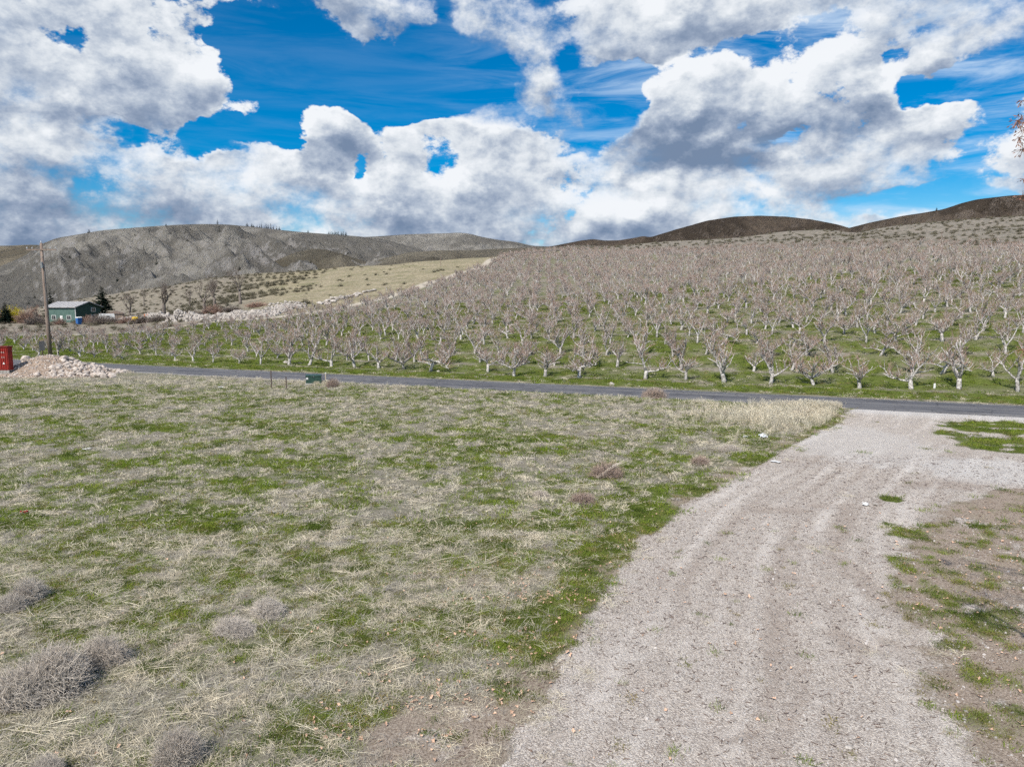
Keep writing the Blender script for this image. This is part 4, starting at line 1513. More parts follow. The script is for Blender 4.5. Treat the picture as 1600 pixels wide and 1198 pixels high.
# bushes near the house and behind the left orchard
dk = bush_mesh(31, 1.0, .75, 420, M["dark_twig"], .012, 3, .5)
yl = bush_mesh(32, 1.0, .8, 300, M["forsythia"], .010, 3, .4, leaf=6)
rb = bush_mesh(33, 1.0, .8, 420, M["pink_twig"], .014, 3, .5)
for px, d, wpx, hpx, me, lab in [
        (24, 232, 26, 24, yl, "yellow flowering bush at the left edge left of the power pole"),
        (47, 226, 26, 24, rb, "russet bare thicket between the yellow bush and the power pole"),
        (58, 212, 24, 16, dk, "dark tangled bramble left of the power pole behind the orchard"),
        (96, 214, 14, 12, rb, "russet bush below the front wall of the green house"),
        (160, 205, 26, 18, dk, "large dark bramble mound below the white camper trailer"),
        (178, 205, 22, 13, dk, "dark bramble mound right of the large one by the camper trailer"),
        (225, 190, 24, 14, dk, "dark bramble mound below the orange farm trailer"),
        (250, 188, 26, 12, dk, "low dark bramble mound below the boulder bank's left end"),
        (280, 186, 22, 10, dk, "low dark bramble mound below the boulder bank's middle"),
        (140, 214, 16, 15, rb, "russet bush against the gable wall of the green house"),
        (200, 200, 20, 12, rb, "russet bramble left of the small yellow tank"),
        (305, 188, 26, 12, dk, "low dark bramble mound below the tallest bare tree"),
        (335, 190, 26, 16, rb, "russet thicket in the gap of the white boulder bank"),
        (365, 188, 22, 10, dk, "low dark bramble mound right of the gap in the boulder bank"),
        (405, 188, 26, 9, rb, "low russet thicket below the boulder bank's right end"),
        (0, 226, 16, 20, rb, "russet bare thicket at the very left edge")]:
    x, y, z = at_px(px, d)
    o = link("bush", me, None, (x, y, z - .1), (0, 0, px), (wpx / F * d, wpx / F * d * .8, hpx / F * d * 1.35))
    tag(o, lab, "bush")

# sagebrush on the slopes: each a low bush, too many to count
sb_protos = [bush_mesh(40 + i, .6, .5, 60, M["sagebrush"], .02, 2, .5, leaf=6) for i in range(3)]
P, n_try = [], 0
while len(P) < 2600 and n_try < 200000:
    n_try += 1
    y = random.uniform(150, 425)
    u = random.uniform(-.80, .78)
    x = u * y
    if orchard_in(np.array([x]), np.array([y]))[0] > .5 or track_dist(np.array([x]), np.array([y]))[0] < 3: continue
    if u > 0.1:
        p = .8
    elif u < -.27 and y > 215 and vnoise(x / 40, y / 40, 400) > -.2:
        p = 1.0
    elif u < -.40:
        p = .5
    else:
        p = .05
    if random.random() < p: P.append((x, y, hz(x, y) - .05))
scatter("sagebrush", P, [(0, 0, random.uniform(0, 6)) for _ in P], [random.uniform(.8, 2.4) for _ in P], [random.randint(0, 2) for _ in P], sb_protos,
        "low grey-brown sagebrush dotted over the dry slopes above the orchard")
# the planted block of young bushes on the golden hill
nb = 0
for r in range(9):
    for k in range(22):
        px = 392 + k * 11 + r * 2 - 150 * (r / 9) ** 1.0
        d = 385 - r * 17
        X = (px - 800) / F * d
        if px > 525 - r * 12 or px < 250: continue
        if track_side(np.array([X]), np.array([float(d)]))[0] > -4: continue
        X += random.uniform(-1, 1)
        dd = d + random.uniform(-1.5, 1.5)
        o = link("young_bush", sb_protos[(r + k) % 3], None, (X, dd, hz(X, dd) - .05), (0, 0, random.uniform(0, 6)), random.uniform(2.2, 3.4))
        tag(o, "dark rounded bush in the planted rows on the golden hillside", "bush", "bushes planted in rows on the golden hill")
        nb += 1


# ------------------------------------------------------------------ rocks
def rock_mesh(seed, mat, sub=2):
    rnd = random.Random(seed)
    bm = bmesh.new()
    bmesh.ops.create_icosphere(bm, subdivisions=sub, radius=1)
    cuts = [Vector((rnd.gauss(0, 1), rnd.gauss(0, 1), rnd.gauss(0, 1))).normalized() for _ in range(9)]
    sx = (rnd.uniform(.8, 1.2), rnd.uniform(.7, 1.0), rnd.uniform(.5, .8))
    for v in bm.verts:
        p = v.co.copy()
        for c in cuts:
            dd = p.dot(c)
            lim = .62
            if dd > lim: p -= c * (dd - lim) * .9
        p *= 1 + rnd.uniform(-.05, .05)
        v.co = Vector((p.x * sx[0], p.y * sx[1], p.z * sx[2]))
    me = bpy.data.meshes.new("rock_mesh")
    bm.to_mesh(me)
    bm.free()
    me.materials.append(mat)
    return me


ROCKS = [rock_mesh(60 + i, M["rock"]) for i in range(8)]
WROCKS = [rock_mesh(80 + i, M["rock_white"], 2) for i in range(6)]


def pile_h(x, y):
    """Dirt mound and the tail of rocks at the left by the road."""
    cx, cy = -46.5, 75.5
    d1 = ((x + 49.6) / 4.3) ** 2 + ((y - 76.5) / 3.2) ** 2
    h1 = 2.05 * np.exp(-d1 * 1.25)
    d2 = ((x + 45.4) / 3.6) ** 2 + ((y - 74.8) / 2.6) ** 2
    h2 = 1.2 * np.exp(-d2 * 1.2)
    h = np.maximum(h1, h2) + .12 * fbm(x / 1.2, y / 1.2, 4, 300) - .14
    return h


gx = np.linspace(-56, -35, 90)
gy = np.linspace(71.2, 82, 50)
PX, PY = np.meshgrid(gx, gy)
V = np.stack([PX, PY, np.maximum(pile_h(PX, PY), -.1)], -1)
o = link("dirt_mound", grid_mesh("dirt_mound", V, M["dirt"]))
tag(o, "heap of brown dirt and stones by the road between the red container and power pole", "dirt mound")
rr_ = random.Random(9)
cnt = 0
k = 0
while cnt < 190 and k < 5000:
    k += 1
    x = rr_.uniform(-53, -41)
    y = rr_.uniform(71.8, 78)
    h = float(pile_h(np.array([x]), np.array([y]))[0])
    right_part = x > -48.3
    if h < (.02 if right_part else .5) or (not right_part and rr_.random() < .80): continue
    s = rr_.uniform(.16, .42) if right_part else rr_.uniform(.12, .3)
    o = link("boulder", ROCKS[rr_.randint(0, 7)], None, (x, y, h + s * .25), (rr_.uniform(-.5, .5), rr_.uniform(-.5, .5), rr_.uniform(0, 6)), s)
    if right_part:
        tag(o, "pale pinkish boulder heaped in the rock pile by the road", "boulder", "boulders in the rock pile by the road")
    else:
        tag(o, "pale stone lying on the brown dirt mound beside the red container", "boulder", "stones on the dirt mound")
    cnt += 1
for px, py, s, lab in [(39, 561, .62, "largest pale boulder on top of the dirt mound"), (99, 562, .60, "big square boulder on the crest just right of the power pole's foot"),
                       (154, 581, .62, "big brownish boulder near the right tip of the rock pile"), (175, 582, .55, "last flat boulder at the right tip of the rock pile"),
                       (164, 583, .5, "brown boulder beside the last one at the pile's right tip")]:
    p = G(px, py + 8)
    if px < 110:
        yy = 76.3
        xx = (px - 800) / F * yy
    else:
        xx, yy = p.x, p.y
    hh = max(0, float(pile_h(np.array([xx]), np.array([yy]))[0]))
    o = link("boulder", ROCKS[int(px) % 8], None, (xx, yy, hh + s * .35), (.2, .1, px), s)
    tag(o, lab, "boulder")
P = []
for _ in range(1600):
    x, y = random.uniform(-55, -40.5), random.uniform(71.5, 79)
    h = float(pile_h(np.array([x]), np.array([y]))[0])
    if h > .0: P.append((x, y, h))
scatter("rubble", P, [(random.uniform(0, 3), random.uniform(0, 3), random.uniform(0, 6)) for _ in P], [random.uniform(.04, .16) for _ in P],
        [random.randint(0, 7) for _ in P], ROCKS, "small broken stones strewn over the dirt mound and rock pile")

# bank of white boulders below the golden hill: a long rubble ridge
P, S = [], []
bank = [(q, on_land(q, yb_)) for q, yb_ in [(186, 501), (230, 500), (270, 499), (310, 498), (350, 496), (400, 493), (440, 490)]]
bq = [q for q, _ in bank]
bx_, by_ = [p.x for _, p in bank], [p.y for _, p in bank]
for _ in range(2000):
    px = random.uniform(186, 440)
    c = np.interp(px, [186, 215, 250, 300, 318, 335, 350, 400, 440], [.9, 1.8, 2.4, 2.4, 1.2, .5, 1.6, 1.1, .3])
    off = random.gauss(0, 2.6)
    X, d = float(np.interp(px, bq, bx_)), float(np.interp(px, bq, by_)) + off
    hgt = c * math.exp(-(off / 3.2) ** 2) * (.6 + 1.0 * float(vnoise(np.array([X / 4]), np.array([0.3]), 9)[0]))
    s = random.uniform(.22, .75)
    P.append((X, d, hz(X, d) + max(0, hgt) * random.uniform(.55, 1) - .1))
    S.append(s)
scatter("boulder_bank", P, [(random.uniform(0, 3), random.uniform(0, 3), random.uniform(0, 6)) for _ in P], S, [random.randint(0, 5) for _ in P], WROCKS,
        "long bank of piled white boulders below the bare trees left of centre")
# boulders set out along the track
rk = random.Random(3)
n = 0
for px, py in [(500, 476), (505, 475), (511, 472), (516, 471), (521, 473), (526, 470), (531, 468), (536, 468), (541, 466), (546, 465), (550, 464), (555, 462), (558, 460), (563, 461), (569, 458), (575, 457),
               (580, 456), (585, 455), (519, 468), (524, 467), (512, 476), (533, 465), (557, 464)]:
    p = on_land(px, py)
    tag(link("boulder", WROCKS[rk.randint(0, 5)], None, (p.x, p.y, p.z + .3), (rk.uniform(-.4, .4), 0, rk.uniform(0, 6)), rk.uniform(.55, 1.0)),
        "white boulder in the line along the dirt track below the golden hill", "boulder", "boulders lined along the dirt track")
P = []
for _ in range(380):
    t = random.random()
    px = 425 + 45 * t + random.gauss(0, 8)
    py = 484 - 6 * t + random.gauss(0, 3)
    p = on_land(px, py)
    P.append((p.x, p.y, p.z + random.uniform(0, .5)))
scatter("stone_heap", P, [(random.uniform(0, 3), 0, random.uniform(0, 6)) for _ in P], [random.uniform(.2, .6) for _ in P], [random.randint(0, 5) for _ in P], WROCKS,
        "loose heap of white stones at the lower end of the boulder line")
for px, py, s, lab in [(446, 568, .38, "small white rock at the foot of the front tree behind the fence posts"), (685, 581, .25, "small white rock in the grass beyond the road, left of the gap"),
                       (956, 601, .28, "flat white rock on the far road verge left of the brown bush")]:
    p = on_land(px, py)
    tag(link("rock", WROCKS[px % 6], None, (p.x, p.y, p.z + s * .2), (0, 0, px), s), lab, "rock")

# ------------------------------------------------------------------ utility pole
PB = G(79, 558)
e = empty("utility_pole", (PB.x, PB.y, hz(PB.x, PB.y)))
PH = 15.2
b = MB(); b.tube([(0, 0, -.3), (-.03, 0, 5), (-.065, 0, 10), (-.1, 0, PH)], [.27, .24, .21, .17], 12); b.build("shaft", M["pole"], e, True)
b = MB(); b.box(-2.0, 2.0, -.24, -.14, PH - .95, PH - .81); arm = b.build("crossarm", M["pole"], e)
for xx in (-1.9, -1.2, 1.2, 1.9):
    b = MB(); b.tube([(xx, -.19, PH - .81), (xx, -.19, PH - .70), (xx, -.19, PH - .62), (xx, -.19, PH - .54)], [.03, .075, .09, .04], 8); b.build("insulator", M["porcelain"], arm)
b = MB(); b.tube([(-1.0, -.19, PH - .96), (-.1, -.16, PH - 1.9)], .025, 5); b.build("brace", M["steel"], e)
b = MB(); b.tube([(1.0, -.19, PH - .96), (-.05, -.16, PH - 1.9)], .025, 5); b.build("brace", M["steel"], e)
b = MB(); b.tube([(-.1, 0, PH), (-.1, 0, PH + .12), (-.1, 0, PH + .3)], [.03, .09, .04], 8); b.build("top_insulator", M["porcelain"], e)
b = MB(); b.tube([(.14, -.12, 2.2), (.12, -.12, PH - 3)], .022, 5); b.build("conduit", M["steel"], e)
b = MB(); b.tube([(.05, -.42, PH - 3.3), (.05, -.42, PH - 2.5)], .16, 10); b.box(-.02, .12, -.3, -.14, PH - 3.0, PH - 2.9); b.build("cutout", M["steel"], e)
# guy wire down to the left, its lower part sleeved in pale plastic
ga, gb = Vector((-.1, 0, PH - 2.0)), Vector((-11.2, -4.5, 0))
b = MB(); b.tube([ga, ga.lerp(gb, .5)], .02, 5); b.build("guy_wire", M["wire"], e)
b = MB(); b.tube([ga.lerp(gb, .5), gb], .05, 6); b.build("guy_guard", M["porcelain"], e)
tag(e, "tall weathered wooden utility pole with crossarm behind the rock pile", "utility pole")


def cable(name, a, b_, sag, label, r=.016, seg=24, cat="wire"):
    a, b_ = Vector(a), Vector(b_)
    pts = []
    for i in range(seg + 1):
        t = i / seg
        p = a.lerp(b_, t)
        p.z -= sag * 4 * t * (1 - t)
        pts.append(p)
    o = MB().tube(pts, r, 4).build(name, M["wire"])
    tag(o, label, cat)
    return o


pt = Vector((PB.x - .1, PB.y, PH + .25))
for k, (xx, lab) in enumerate(((-1.9, "left outer line wire leaving the utility pole towards the left"), (1.9, "right outer line wire leaving the utility pole towards the left"))):
    a = Vector((PB.x + xx, PB.y - .19, PH - .54))
    cable("power_wire", a, a + Vector((-75, 28, -1)), 2.2, lab)

# the small line carried across the upper orchard on short poles
lp = []
for px, d in [(690, 330), (860, 305), (985, 285), (1120, 265), (1290, 245), (1460, 225), (1640, 205)]:
    x = (px - 800) / F * d
    zc = CAM_H + d * (px_dir(px, 400.5).z / px_dir(px, 400.5).y)
    lp.append(Vector((x, d, zc)))
for i, p in enumerate(lp):
    zb = hz(p.x, p.y)
    top = max(p.z, zb + 3.5)
    p.z = top
    e = empty("line_pole", (p.x, p.y, zb))
    b = MB(); b.tube([(0, 0, -.2), (0, 0, top - zb + .15)], [.11, .08], 8); b.build("shaft", M["pole"], e)
    b = MB(); b.tube([(0, -.12, top - zb - .04), (0, -.12, top - zb + .08)], .05, 6); b.box(-.02, .02, -.12, 0, top - zb - .06, top - zb - .03); b.build("insulator", M["porcelain"], e)
    tag(e, "thin short pole carrying a wire across the upper orchard rows", "pole", "short poles across the upper orchard")
e = None
for i in range(len(lp) - 1):
    o = cable("orchard_wire", lp[i], lp[i + 1], .25, "thin dark wire span strung across the upper orchard between short poles", .022, 10)
    o["group"] = "wire spans over the upper orchard"

# ------------------------------------------------------------------ roadside things
# green utility cabinet
p = G(490.5, 601)
e = empty("utility_cabinet", (p.x, p.y, hz(p.x, p.y) - .02), R(14))
w, dd, h = 1.36, 1.0, .80
MB().box(-w / 2, w / 2, -dd / 2, dd / 2, .06, h - .16).build("body", M["box_green"], e)
b = MB(); b.prism([(-w / 2 - .04, h - .157), (w / 2 + .04, h - .157), (w / 2 + .04, h - .05), (w / 2 - .05, h), (-w / 2 + .05, h), (-w / 2 - .04, h - .05)], -dd / 2 - .04, dd / 2 + .04)
lid = b.build("lid", M["box_green"], e)
MB().box(-.05, .05, -dd / 2 - .06, -dd / 2 - .043, h - .14, h - .08).build("hasp", M["steel"], lid)
MB().box(-w / 2 - .08, w / 2 + .08, -dd / 2 - .08, dd / 2 + .08, -.06, .057).build("pad", M["concrete"], e)
MB().box(-w / 2 + .02, -w / 2 + .20, -dd / 2 - .012, -dd / 2 - .003, .42, h - .2).build("label_plate", M["white_plate"], e)
tag(e, "dark green metal utility cabinet standing in dry grass beside the road", "utility cabinet")
for px, yt, yb, lab in [(424.3, 578.5, 606.5, "taller thin dark fence post left of the green utility cabinet"), (447.5, 588.5, 607.5, "shorter thin dark fence post nearest the green utility cabinet")]:
    p = G(px, yb)
    hh = (yb - yt) / F * p.y
    e = empty("fence_post", (p.x, p.y, hz(p.x, p.y)))
    b = MB(); b.box(-.045, .045, -.01, .01, -.1, hh); b.box(-.01, .01, .01, .06, -.1, hh); b.build("stake", M["rust_post"], e)
    b = MB()
    for q in range(int(hh / .09)):
        b.box(-.012, .012, -.018, -.007, .1 + q * .09, .13 + q * .09)
    b.build("studs", M["rust_post"], e)
    tag(e, lab, "fence post")
p = G(509, 600)
e = empty("marker_stake", (p.x, p.y, hz(p.x, p.y)))
MB().box(-.045, .045, -.02, .02, -.1, .85).build("stake", M["stake"], e)
MB().box(-.047, .047, -.023, .023, .853, .95).build("painted_tip", M["white_plate"], e)
tag(e, "pale wooden marker stake standing just right of the green utility cabinet", "stake")
p = G(1244, 606)
# white tree guard among the right orchard trees
p = on_land(1460, 607)
e = empty("tree_guard", (p.x, p.y, p.z))
b = MB(); b.tube([(0, 0, -.05), (0, 0, .42)], [.09, .085], 10); b.build("sleeve", M["white_plate"], e)
b = MB(); b.tube([(0, 0, 0), (.02, .01, .35), (.0, .0, .9)], [.015, .012, .006], 5); b.build("sapling", M["twig"], e)
tag(e, "white plastic guard on a sapling between the two rightmost big front trees", "tree guard")

# sign seen from behind
p = G(67, 558.5)
e = empty("road_sign", (p.x, p.y, hz(p.x, p.y)), R(25))
b = MB(); b.box(-.05, .05, -.05, .05, -.2, 2.2); b.build("post", M["rust_post"], e)
b = MB(); b.box(-.33, .33, -.075, -.053, .95, 2.25); b.build("panel", M["sign_back"], e)
b = MB(); b.box(-.28, .28, -.052, -.045, 1.3, 1.36); b.box(-.28, .28, -.052, -.045, 1.9, 1.96); b.build("bracket", M["steel"], e)
tag(e, "dark back of a narrow road sign just left of the utility pole", "road sign")

# red container on pallets at the left frame edge
p = G(0, 589)
cx1, cy1 = (10.5 - 800) / F * 73.2, 73.2
e = empty("red_container", (cx1, cy1, .62), R(-4))
Lc, Wc, Hc = 3.2, .62, 2.45
MB().box(-Lc, 0, 0, Wc, 0, Hc - .12).build("body", M["red"], e)
for i in range(14):
    x0 = -Lc + .08 + i * (Lc - .2) / 13
    MB().box(x0 - .045, x0 + .045, -.05, -.003, .1, Hc - .22).build("rib", M["red"], e)
b = MB(); b.box(-Lc - .05, .05, -.07, Wc + .05, Hc - .117, Hc); b.build("top_rim", M["red_dark"], e)
b = MB(); b.box(-Lc - .02, .03, -.06, -.003, 0, .09); b.build("bottom_rail", M["red_dark"], e)
# faded marks stencilled in white
for nm, pts_ in (("mark", [(-.62, 1.75), (-.40, 1.75)]), ("mark", [(-.62, 1.25), (-.40, 1.25)])):
    b = MB()
    for (mx, mz) in pts_:
        b.box(mx - .05, mx + .05, -.062, -.053, mz, mz + .035); b.box(mx - .05, mx + .05, -.062, -.053, mz + .10, mz + .135); b.box(mx - .05, mx - .02, -.062, -.053, mz + .038, mz + .097)
    b.build(nm, M["concrete"], e)
b = MB(); b.prism([(-.60, .62), (-.36, .62), (-.48, .84)], -.062, -.053); b.build("warning_triangle", M["white_plate"], e)
tag(e, "dark red ribbed metal container raised on stacked pallets at the left edge", "container")
for k in range(4):
    pe = empty("pallet", (cx1 - .02 + .03 * (k % 2), cy1 - .03, .0 + k * .155 + hz(cx1, cy1) * 0), R(-4))
    for q in range(10):
        b = MB(); b.box(-3.1 + q * .32, -3.1 + q * .32 + .2, -.05, .62, .118, .145); b.build("deck_board", M["pallet"], pe)
    for yy in (0, .27, .54):
        b = MB(); b.box(-3.15, .05, yy - .04, yy + .05, .022, .115); b.build("stringer", M["pallet"], pe)
    b = MB(); b.box(-3.15, .05, -.05, .08, 0, .02); b.build("bottom_board", M["pallet"], pe)
    tag(pe, ["bottom pallet of the stack under the red container", "second pallet from the bottom under the red container", "third pallet from the bottom under the red container",
             "top pallet directly under the red container"][k], "pallet", "pallets under the red container")


# ------------------------------------------------------------------ grass
def tuft_mesh(seed, n, lmin, lmax, wid, rad, mat, e0, e1, bend=.6, heads=False):
    rnd = random.Random(seed)
    v, f = [], []
    for i in range(n):
        a = rnd.uniform(0, 6.283)
        el = rnd.uniform(e0, e1)
        L = rnd.uniform(lmin, lmax)
        p = Vector((rnd.gauss(0, rad), rnd.gauss(0, rad), -.01))
        d = Vector((math.cos(a) * math.cos(el), math.sin(a) * math.cos(el), math.sin(el)))
        side = Vector((-math.sin(a), math.cos(a), 0)) * wid * rnd.uniform(.6, 1.3)
        tw = Vector((0, 0, wid * rnd.uniform(-.8, .8)))
        m = p + d * L * .55
        q = p + d * L + Vector((math.cos(a), math.sin(a), -1)) * L * .25 * bend * rnd.uniform(.3, 1.4) + Vector((rnd.uniform(-.1, .1), rnd.uniform(-.1, .1), 0)) * L
        q.z = max(q.z, .012)
        m.z = max(m.z, .015)
        b = len(v)
        v += [p - side * .6, p + side * .6, m + side * .6 + tw, m - side * .6 - tw, q]
        f += [[b, b + 1, b + 2, b + 3], [b + 3, b + 2, b + 4]]
        if heads:
            b = len(v)
            hd = (q - m).normalized()
            s2 = side * 2.2
            v += [q - hd * .06, q - hd * .01 + s2, q + hd * .07, q - hd * .01 - s2]
            f += [[b, b + 1, b + 2, b + 3]]
    return mesh("tuft_mesh", v, f, mat)


dry_near = [tuft_mesh(500 + i, 46, .10, .34, .0042, .11, M["dry"], .02, .75, 1.0) for i in range(6)] + [tuft_mesh(510 + i, 40, .08, .28, .004, .10, M["grey"], .02, .9, .8) for i in range(3)]
dry_mid = [tuft_mesh(520 + i, 40, .12, .36, .009, .16, M["dry"], .05, .9, .9) for i in range(4)] + [tuft_mesh(530 + i, 40, .10, .30, .009, .15, M["grey"], .05, 1.0, .8) for i in range(3)]
green_near = [tuft_mesh(540 + i, 60, .04, .12, .0045, .09, M["green"], .35, 1.4, .5) for i in range(4)] + [tuft_mesh(548 + i, 50, .03, .08, .007, .09, M["moss"], .1, 1.1, .6) for i in range(3)]
green_mid = [tuft_mesh(550 + i, 46, .08, .22, .012, .20, M["green"], .4, 1.4, .5) for i in range(4)] + [tuft_mesh(558 + i, 40, .06, .16, .014, .18, M["moss"], .2, 1.2, .6) for i in range(2)]
tall_dry = [tuft_mesh(560 + i, 34, .45, .95, .007, .10, M["dry"], .95, 1.5, .35, True) for i in range(4)]


def rand_field(n, y0, y1, margin=1.5):
    """Points spread evenly over what the frame can see between two depths, plus a margin each side."""
    y = np.sqrt(rng.uniform(y0 ** 2, y1 ** 2, n))
    x = rng.uniform(-1, 1, n) * (.735 * y + margin)
    return x, y


def tilt(n, s=.12):
    return np.stack([rng.normal(0, s, n), rng.normal(0, s, n), rng.uniform(0, 6.283, n)], 1)


def do_scatter(name, x, y, keep, scale, protos, label, pick=None, dz=0., s=.12):
    x, y, scale = x[keep], y[keep], scale[keep]
    z = land(x, y) + dz
    n = len(x)
    idx = rng.integers(0, len(protos), n) if pick is None else pick[keep]
    return scatter(name, np.stack([x, y, z], 1), tilt(n, s), scale, idx, protos, label)


# dead grass
def dry_keep(x, y, dens=1.0):
    gv, g, so, st, sg, pl = field_masks(x, y)
    s = road_s(x, y)
    p = (1 - .93 * gv) * (1 - .66 * np.clip(g, 0, 1)) * (1 - .78 * so)
    right_ver = (drive_off(x, y) > 1.0)
    p = np.where(right_ver, p * .05, p)
    p = p * (.55 + .45 * sstep(fbm(x / 1.1, y / 1.1, 3, 450), -.25, .1))
    return (rng.random(len(x)) < p * dens) & (s < -3.3)


x, y = rand_field(16000, 10.3, 24)
do_scatter("dry_grass", x, y, dry_keep(x, y), rng.uniform(.45, 1.05, len(x)), dry_near, "matted straw-coloured dead grass covering the near field", s=.2)
x, y = rand_field(42000, 22, 72, 3)
do_scatter("dead_grass_farther", x, y, dry_keep(x, y, .95), rng.uniform(.45, .95, len(x)), dry_mid, "pale dead grass over the far half of the field", s=.2)


def green_keep(x, y):
    gv, g, so, st, sg, pl = field_masks(x, y)
    s = road_s(x, y)
    p = sstep(g + .75 * fbm(x / .45, y / .45, 3, 460), .10, .72)
    return (rng.random(len(x)) < p) & (s < -3.2)


x, y = rand_field(26000, 10.3, 25)
do_scatter("green_grass", x, y, green_keep(x, y), rng.uniform(.6, 1.5, len(x)), green_near, "short fresh green grass patches in the near field and verge")
x, y = rand_field(26000, 24, 66, 3)
do_scatter("green_grass_farther", x, y, green_keep(x, y), rng.uniform(.6, 1.2, len(x)), green_mid, "green grass patches in the far half of the field")
# orchard floor
x, y = rand_field(60000, 46, 150, 6)
gm_ = field_masks(x, y)
s_ = road_s(x, y)
pk = (s_ > 3.1) & (rng.random(len(x)) < .15 + .85 * gm_[1]) & (track_dist(x, y) > 3) & (orchard_in(x, y) + (s_ < 9) > .5)
do_scatter("orchard_grass", x, y, pk, rng.uniform(.7, 1.4, len(x)) * (1 + .6 * sstep(y, 70, 150)), green_mid, "bright green grass between the orchard rows beyond the road")
pk = (s_ > 3.1) & (rng.random(len(x)) < .30 * (1 - gm_[1])) & (y < 110)
do_scatter("orchard_dead_grass", x, y, pk, rng.uniform(.7, 1.4, len(x)), dry_mid, "pale dead grass strips under the orchard trees")
# tall stalks along the near edge of the road, thick by the mouth of the drive
n = 9000
a = rng.uniform(-75, 45, n)
s_ = -4.3 - np.abs(rng.normal(0, 1.4, n))
x = ROAD_N[0] * (ROAD_C + s_) + ROAD_DIR[0] * a
y = ROAD_N[1] * (ROAD_C + s_) + ROAD_DIR[1] * a
off_ = drive_off(x, y)
cl = sstep(fbm(x / 2.2, y / 2.2, 3, 470), -.05, .25)
pt_ = cl * .30 + .95 * sstep(off_, -8, -2.5) * sstep(off_, -.1, -.9)
pt_ = np.maximum(pt_, .9 * np.exp(-((x + 17.5) / 1.6) ** 2) * (s_ > -6.5))
pk = (rng.random(n) < pt_) & (off_ < -.5) & (np.abs(x / np.maximum(y, 1)) < .78)
hs_ = (.32 + .28 * sstep(off_, -9, -3)) * rng.uniform(.7, 1.3, n)
do_scatter("tall_dry_grass", x, y, pk, hs_, tall_dry, "tall straw-coloured seeding grass along the near road edge", s=.12)
# the thick stand by the drive mouth
c0 = G(1225, 655)
n = 800
x = c0.x + rng.normal(0, 2.6, n)
y = c0.y + rng.normal(0, 2.3, n)
off_ = drive_off(x, y)
pk = (off_ < -.5) & (road_s(x, y) < -3.9)
do_scatter("tall_grass_stand", x, y, pk, rng.uniform(.40, .85, n), tall_dry, "thick stand of tall straw grass at the corner of road and drive", s=.14)

# gravel stones, sticks and leaves
pebs = [rock_mesh(700 + i, M["pebble"], 1) for i in range(5)]
x, y = rand_field(30000, 10.3, 26)
gvm = gravel_mask(x, y)
pk = (rng.random(len(x)) < gvm * np.clip(1.5 - y / 26, .2, 1)) & (drive_off(x, y) > -.4)
do_scatter("gravel", x, y, pk, rng.exponential(.010, len(x)) + .006, pebs, "loose pale gravel stones on the drive", s=1.0)
stk = []
for i in range(4):
    r_ = random.Random(720 + i)
    pts, _ = wander(Vector((-.5, 0, 0)), Vector((1, r_.uniform(-.3, .3), 0)), 1.0, 3, r_, 0, .15)
    stk.append(mesh("stick_mesh", *(lambda B: (B.v, B.f))(MB().tube(pts, [.08, .07, .06, .04], 4)), M["stick"]))
x, y = rand_field(20000, 10.3, 36)
pk = (drive_off(x, y) > -.6) & (rng.random(len(x)) < .75) & (road_s(x, y) < -4)
do_scatter("fallen_twigs", x, y, pk, rng.uniform(.04, .13, len(x)), stk, "tiny dark twigs littered over the gravel drive", dz=.008, s=.1)


def leaf_mesh(seed):
    r_ = random.Random(seed)
    v = [Vector((0, 0, .012))]
    k = 9
    for i in range(k):
        a = 6.283 * i / k
        rr2 = 1.0 if i % 2 == 0 else .5
        v.append(Vector((math.cos(a) * rr2, math.sin(a) * rr2 * .8, r_.uniform(0, .55))))
    return mesh("leaf_mesh", v, [[0, i + 1, (i + 1) % k + 1] for i in range(k)], M["leaf"])


leaves = [leaf_mesh(740 + i) for i in range(4)]
x, y = rand_field(30000, 10.3, 27)
off_ = drive_off(x, y)
pl_ = .14 + 1.1 * np.exp(-((off_ + 1.4) / 2.2) ** 2) * sstep(y, 27, 17)
pl_ = pl_ * sstep(fbm(x / 1.0, y / 1.0, 3, 480), -.1, .3)
pl_ = np.where(off_ > .3, .02, pl_)
ver_ = x - np.interp(y, VER_Y, VER_X)
pl_ = np.where((ver_ > 0) & (y < 30), .22 * sstep(fbm(x / .8, y / .8, 3, 481), -.15, .2), pl_)
pl_ = np.where(off_ < -7, pl_ * .3, pl_)
pk = rng.random(len(x)) < pl_ * .8
do_scatter("fallen_leaves", x, y, pk, rng.uniform(.022, .058, len(x)), leaves, "curled tan and orange fallen leaves along the drive's grassy edge", dz=.03, s=.4)


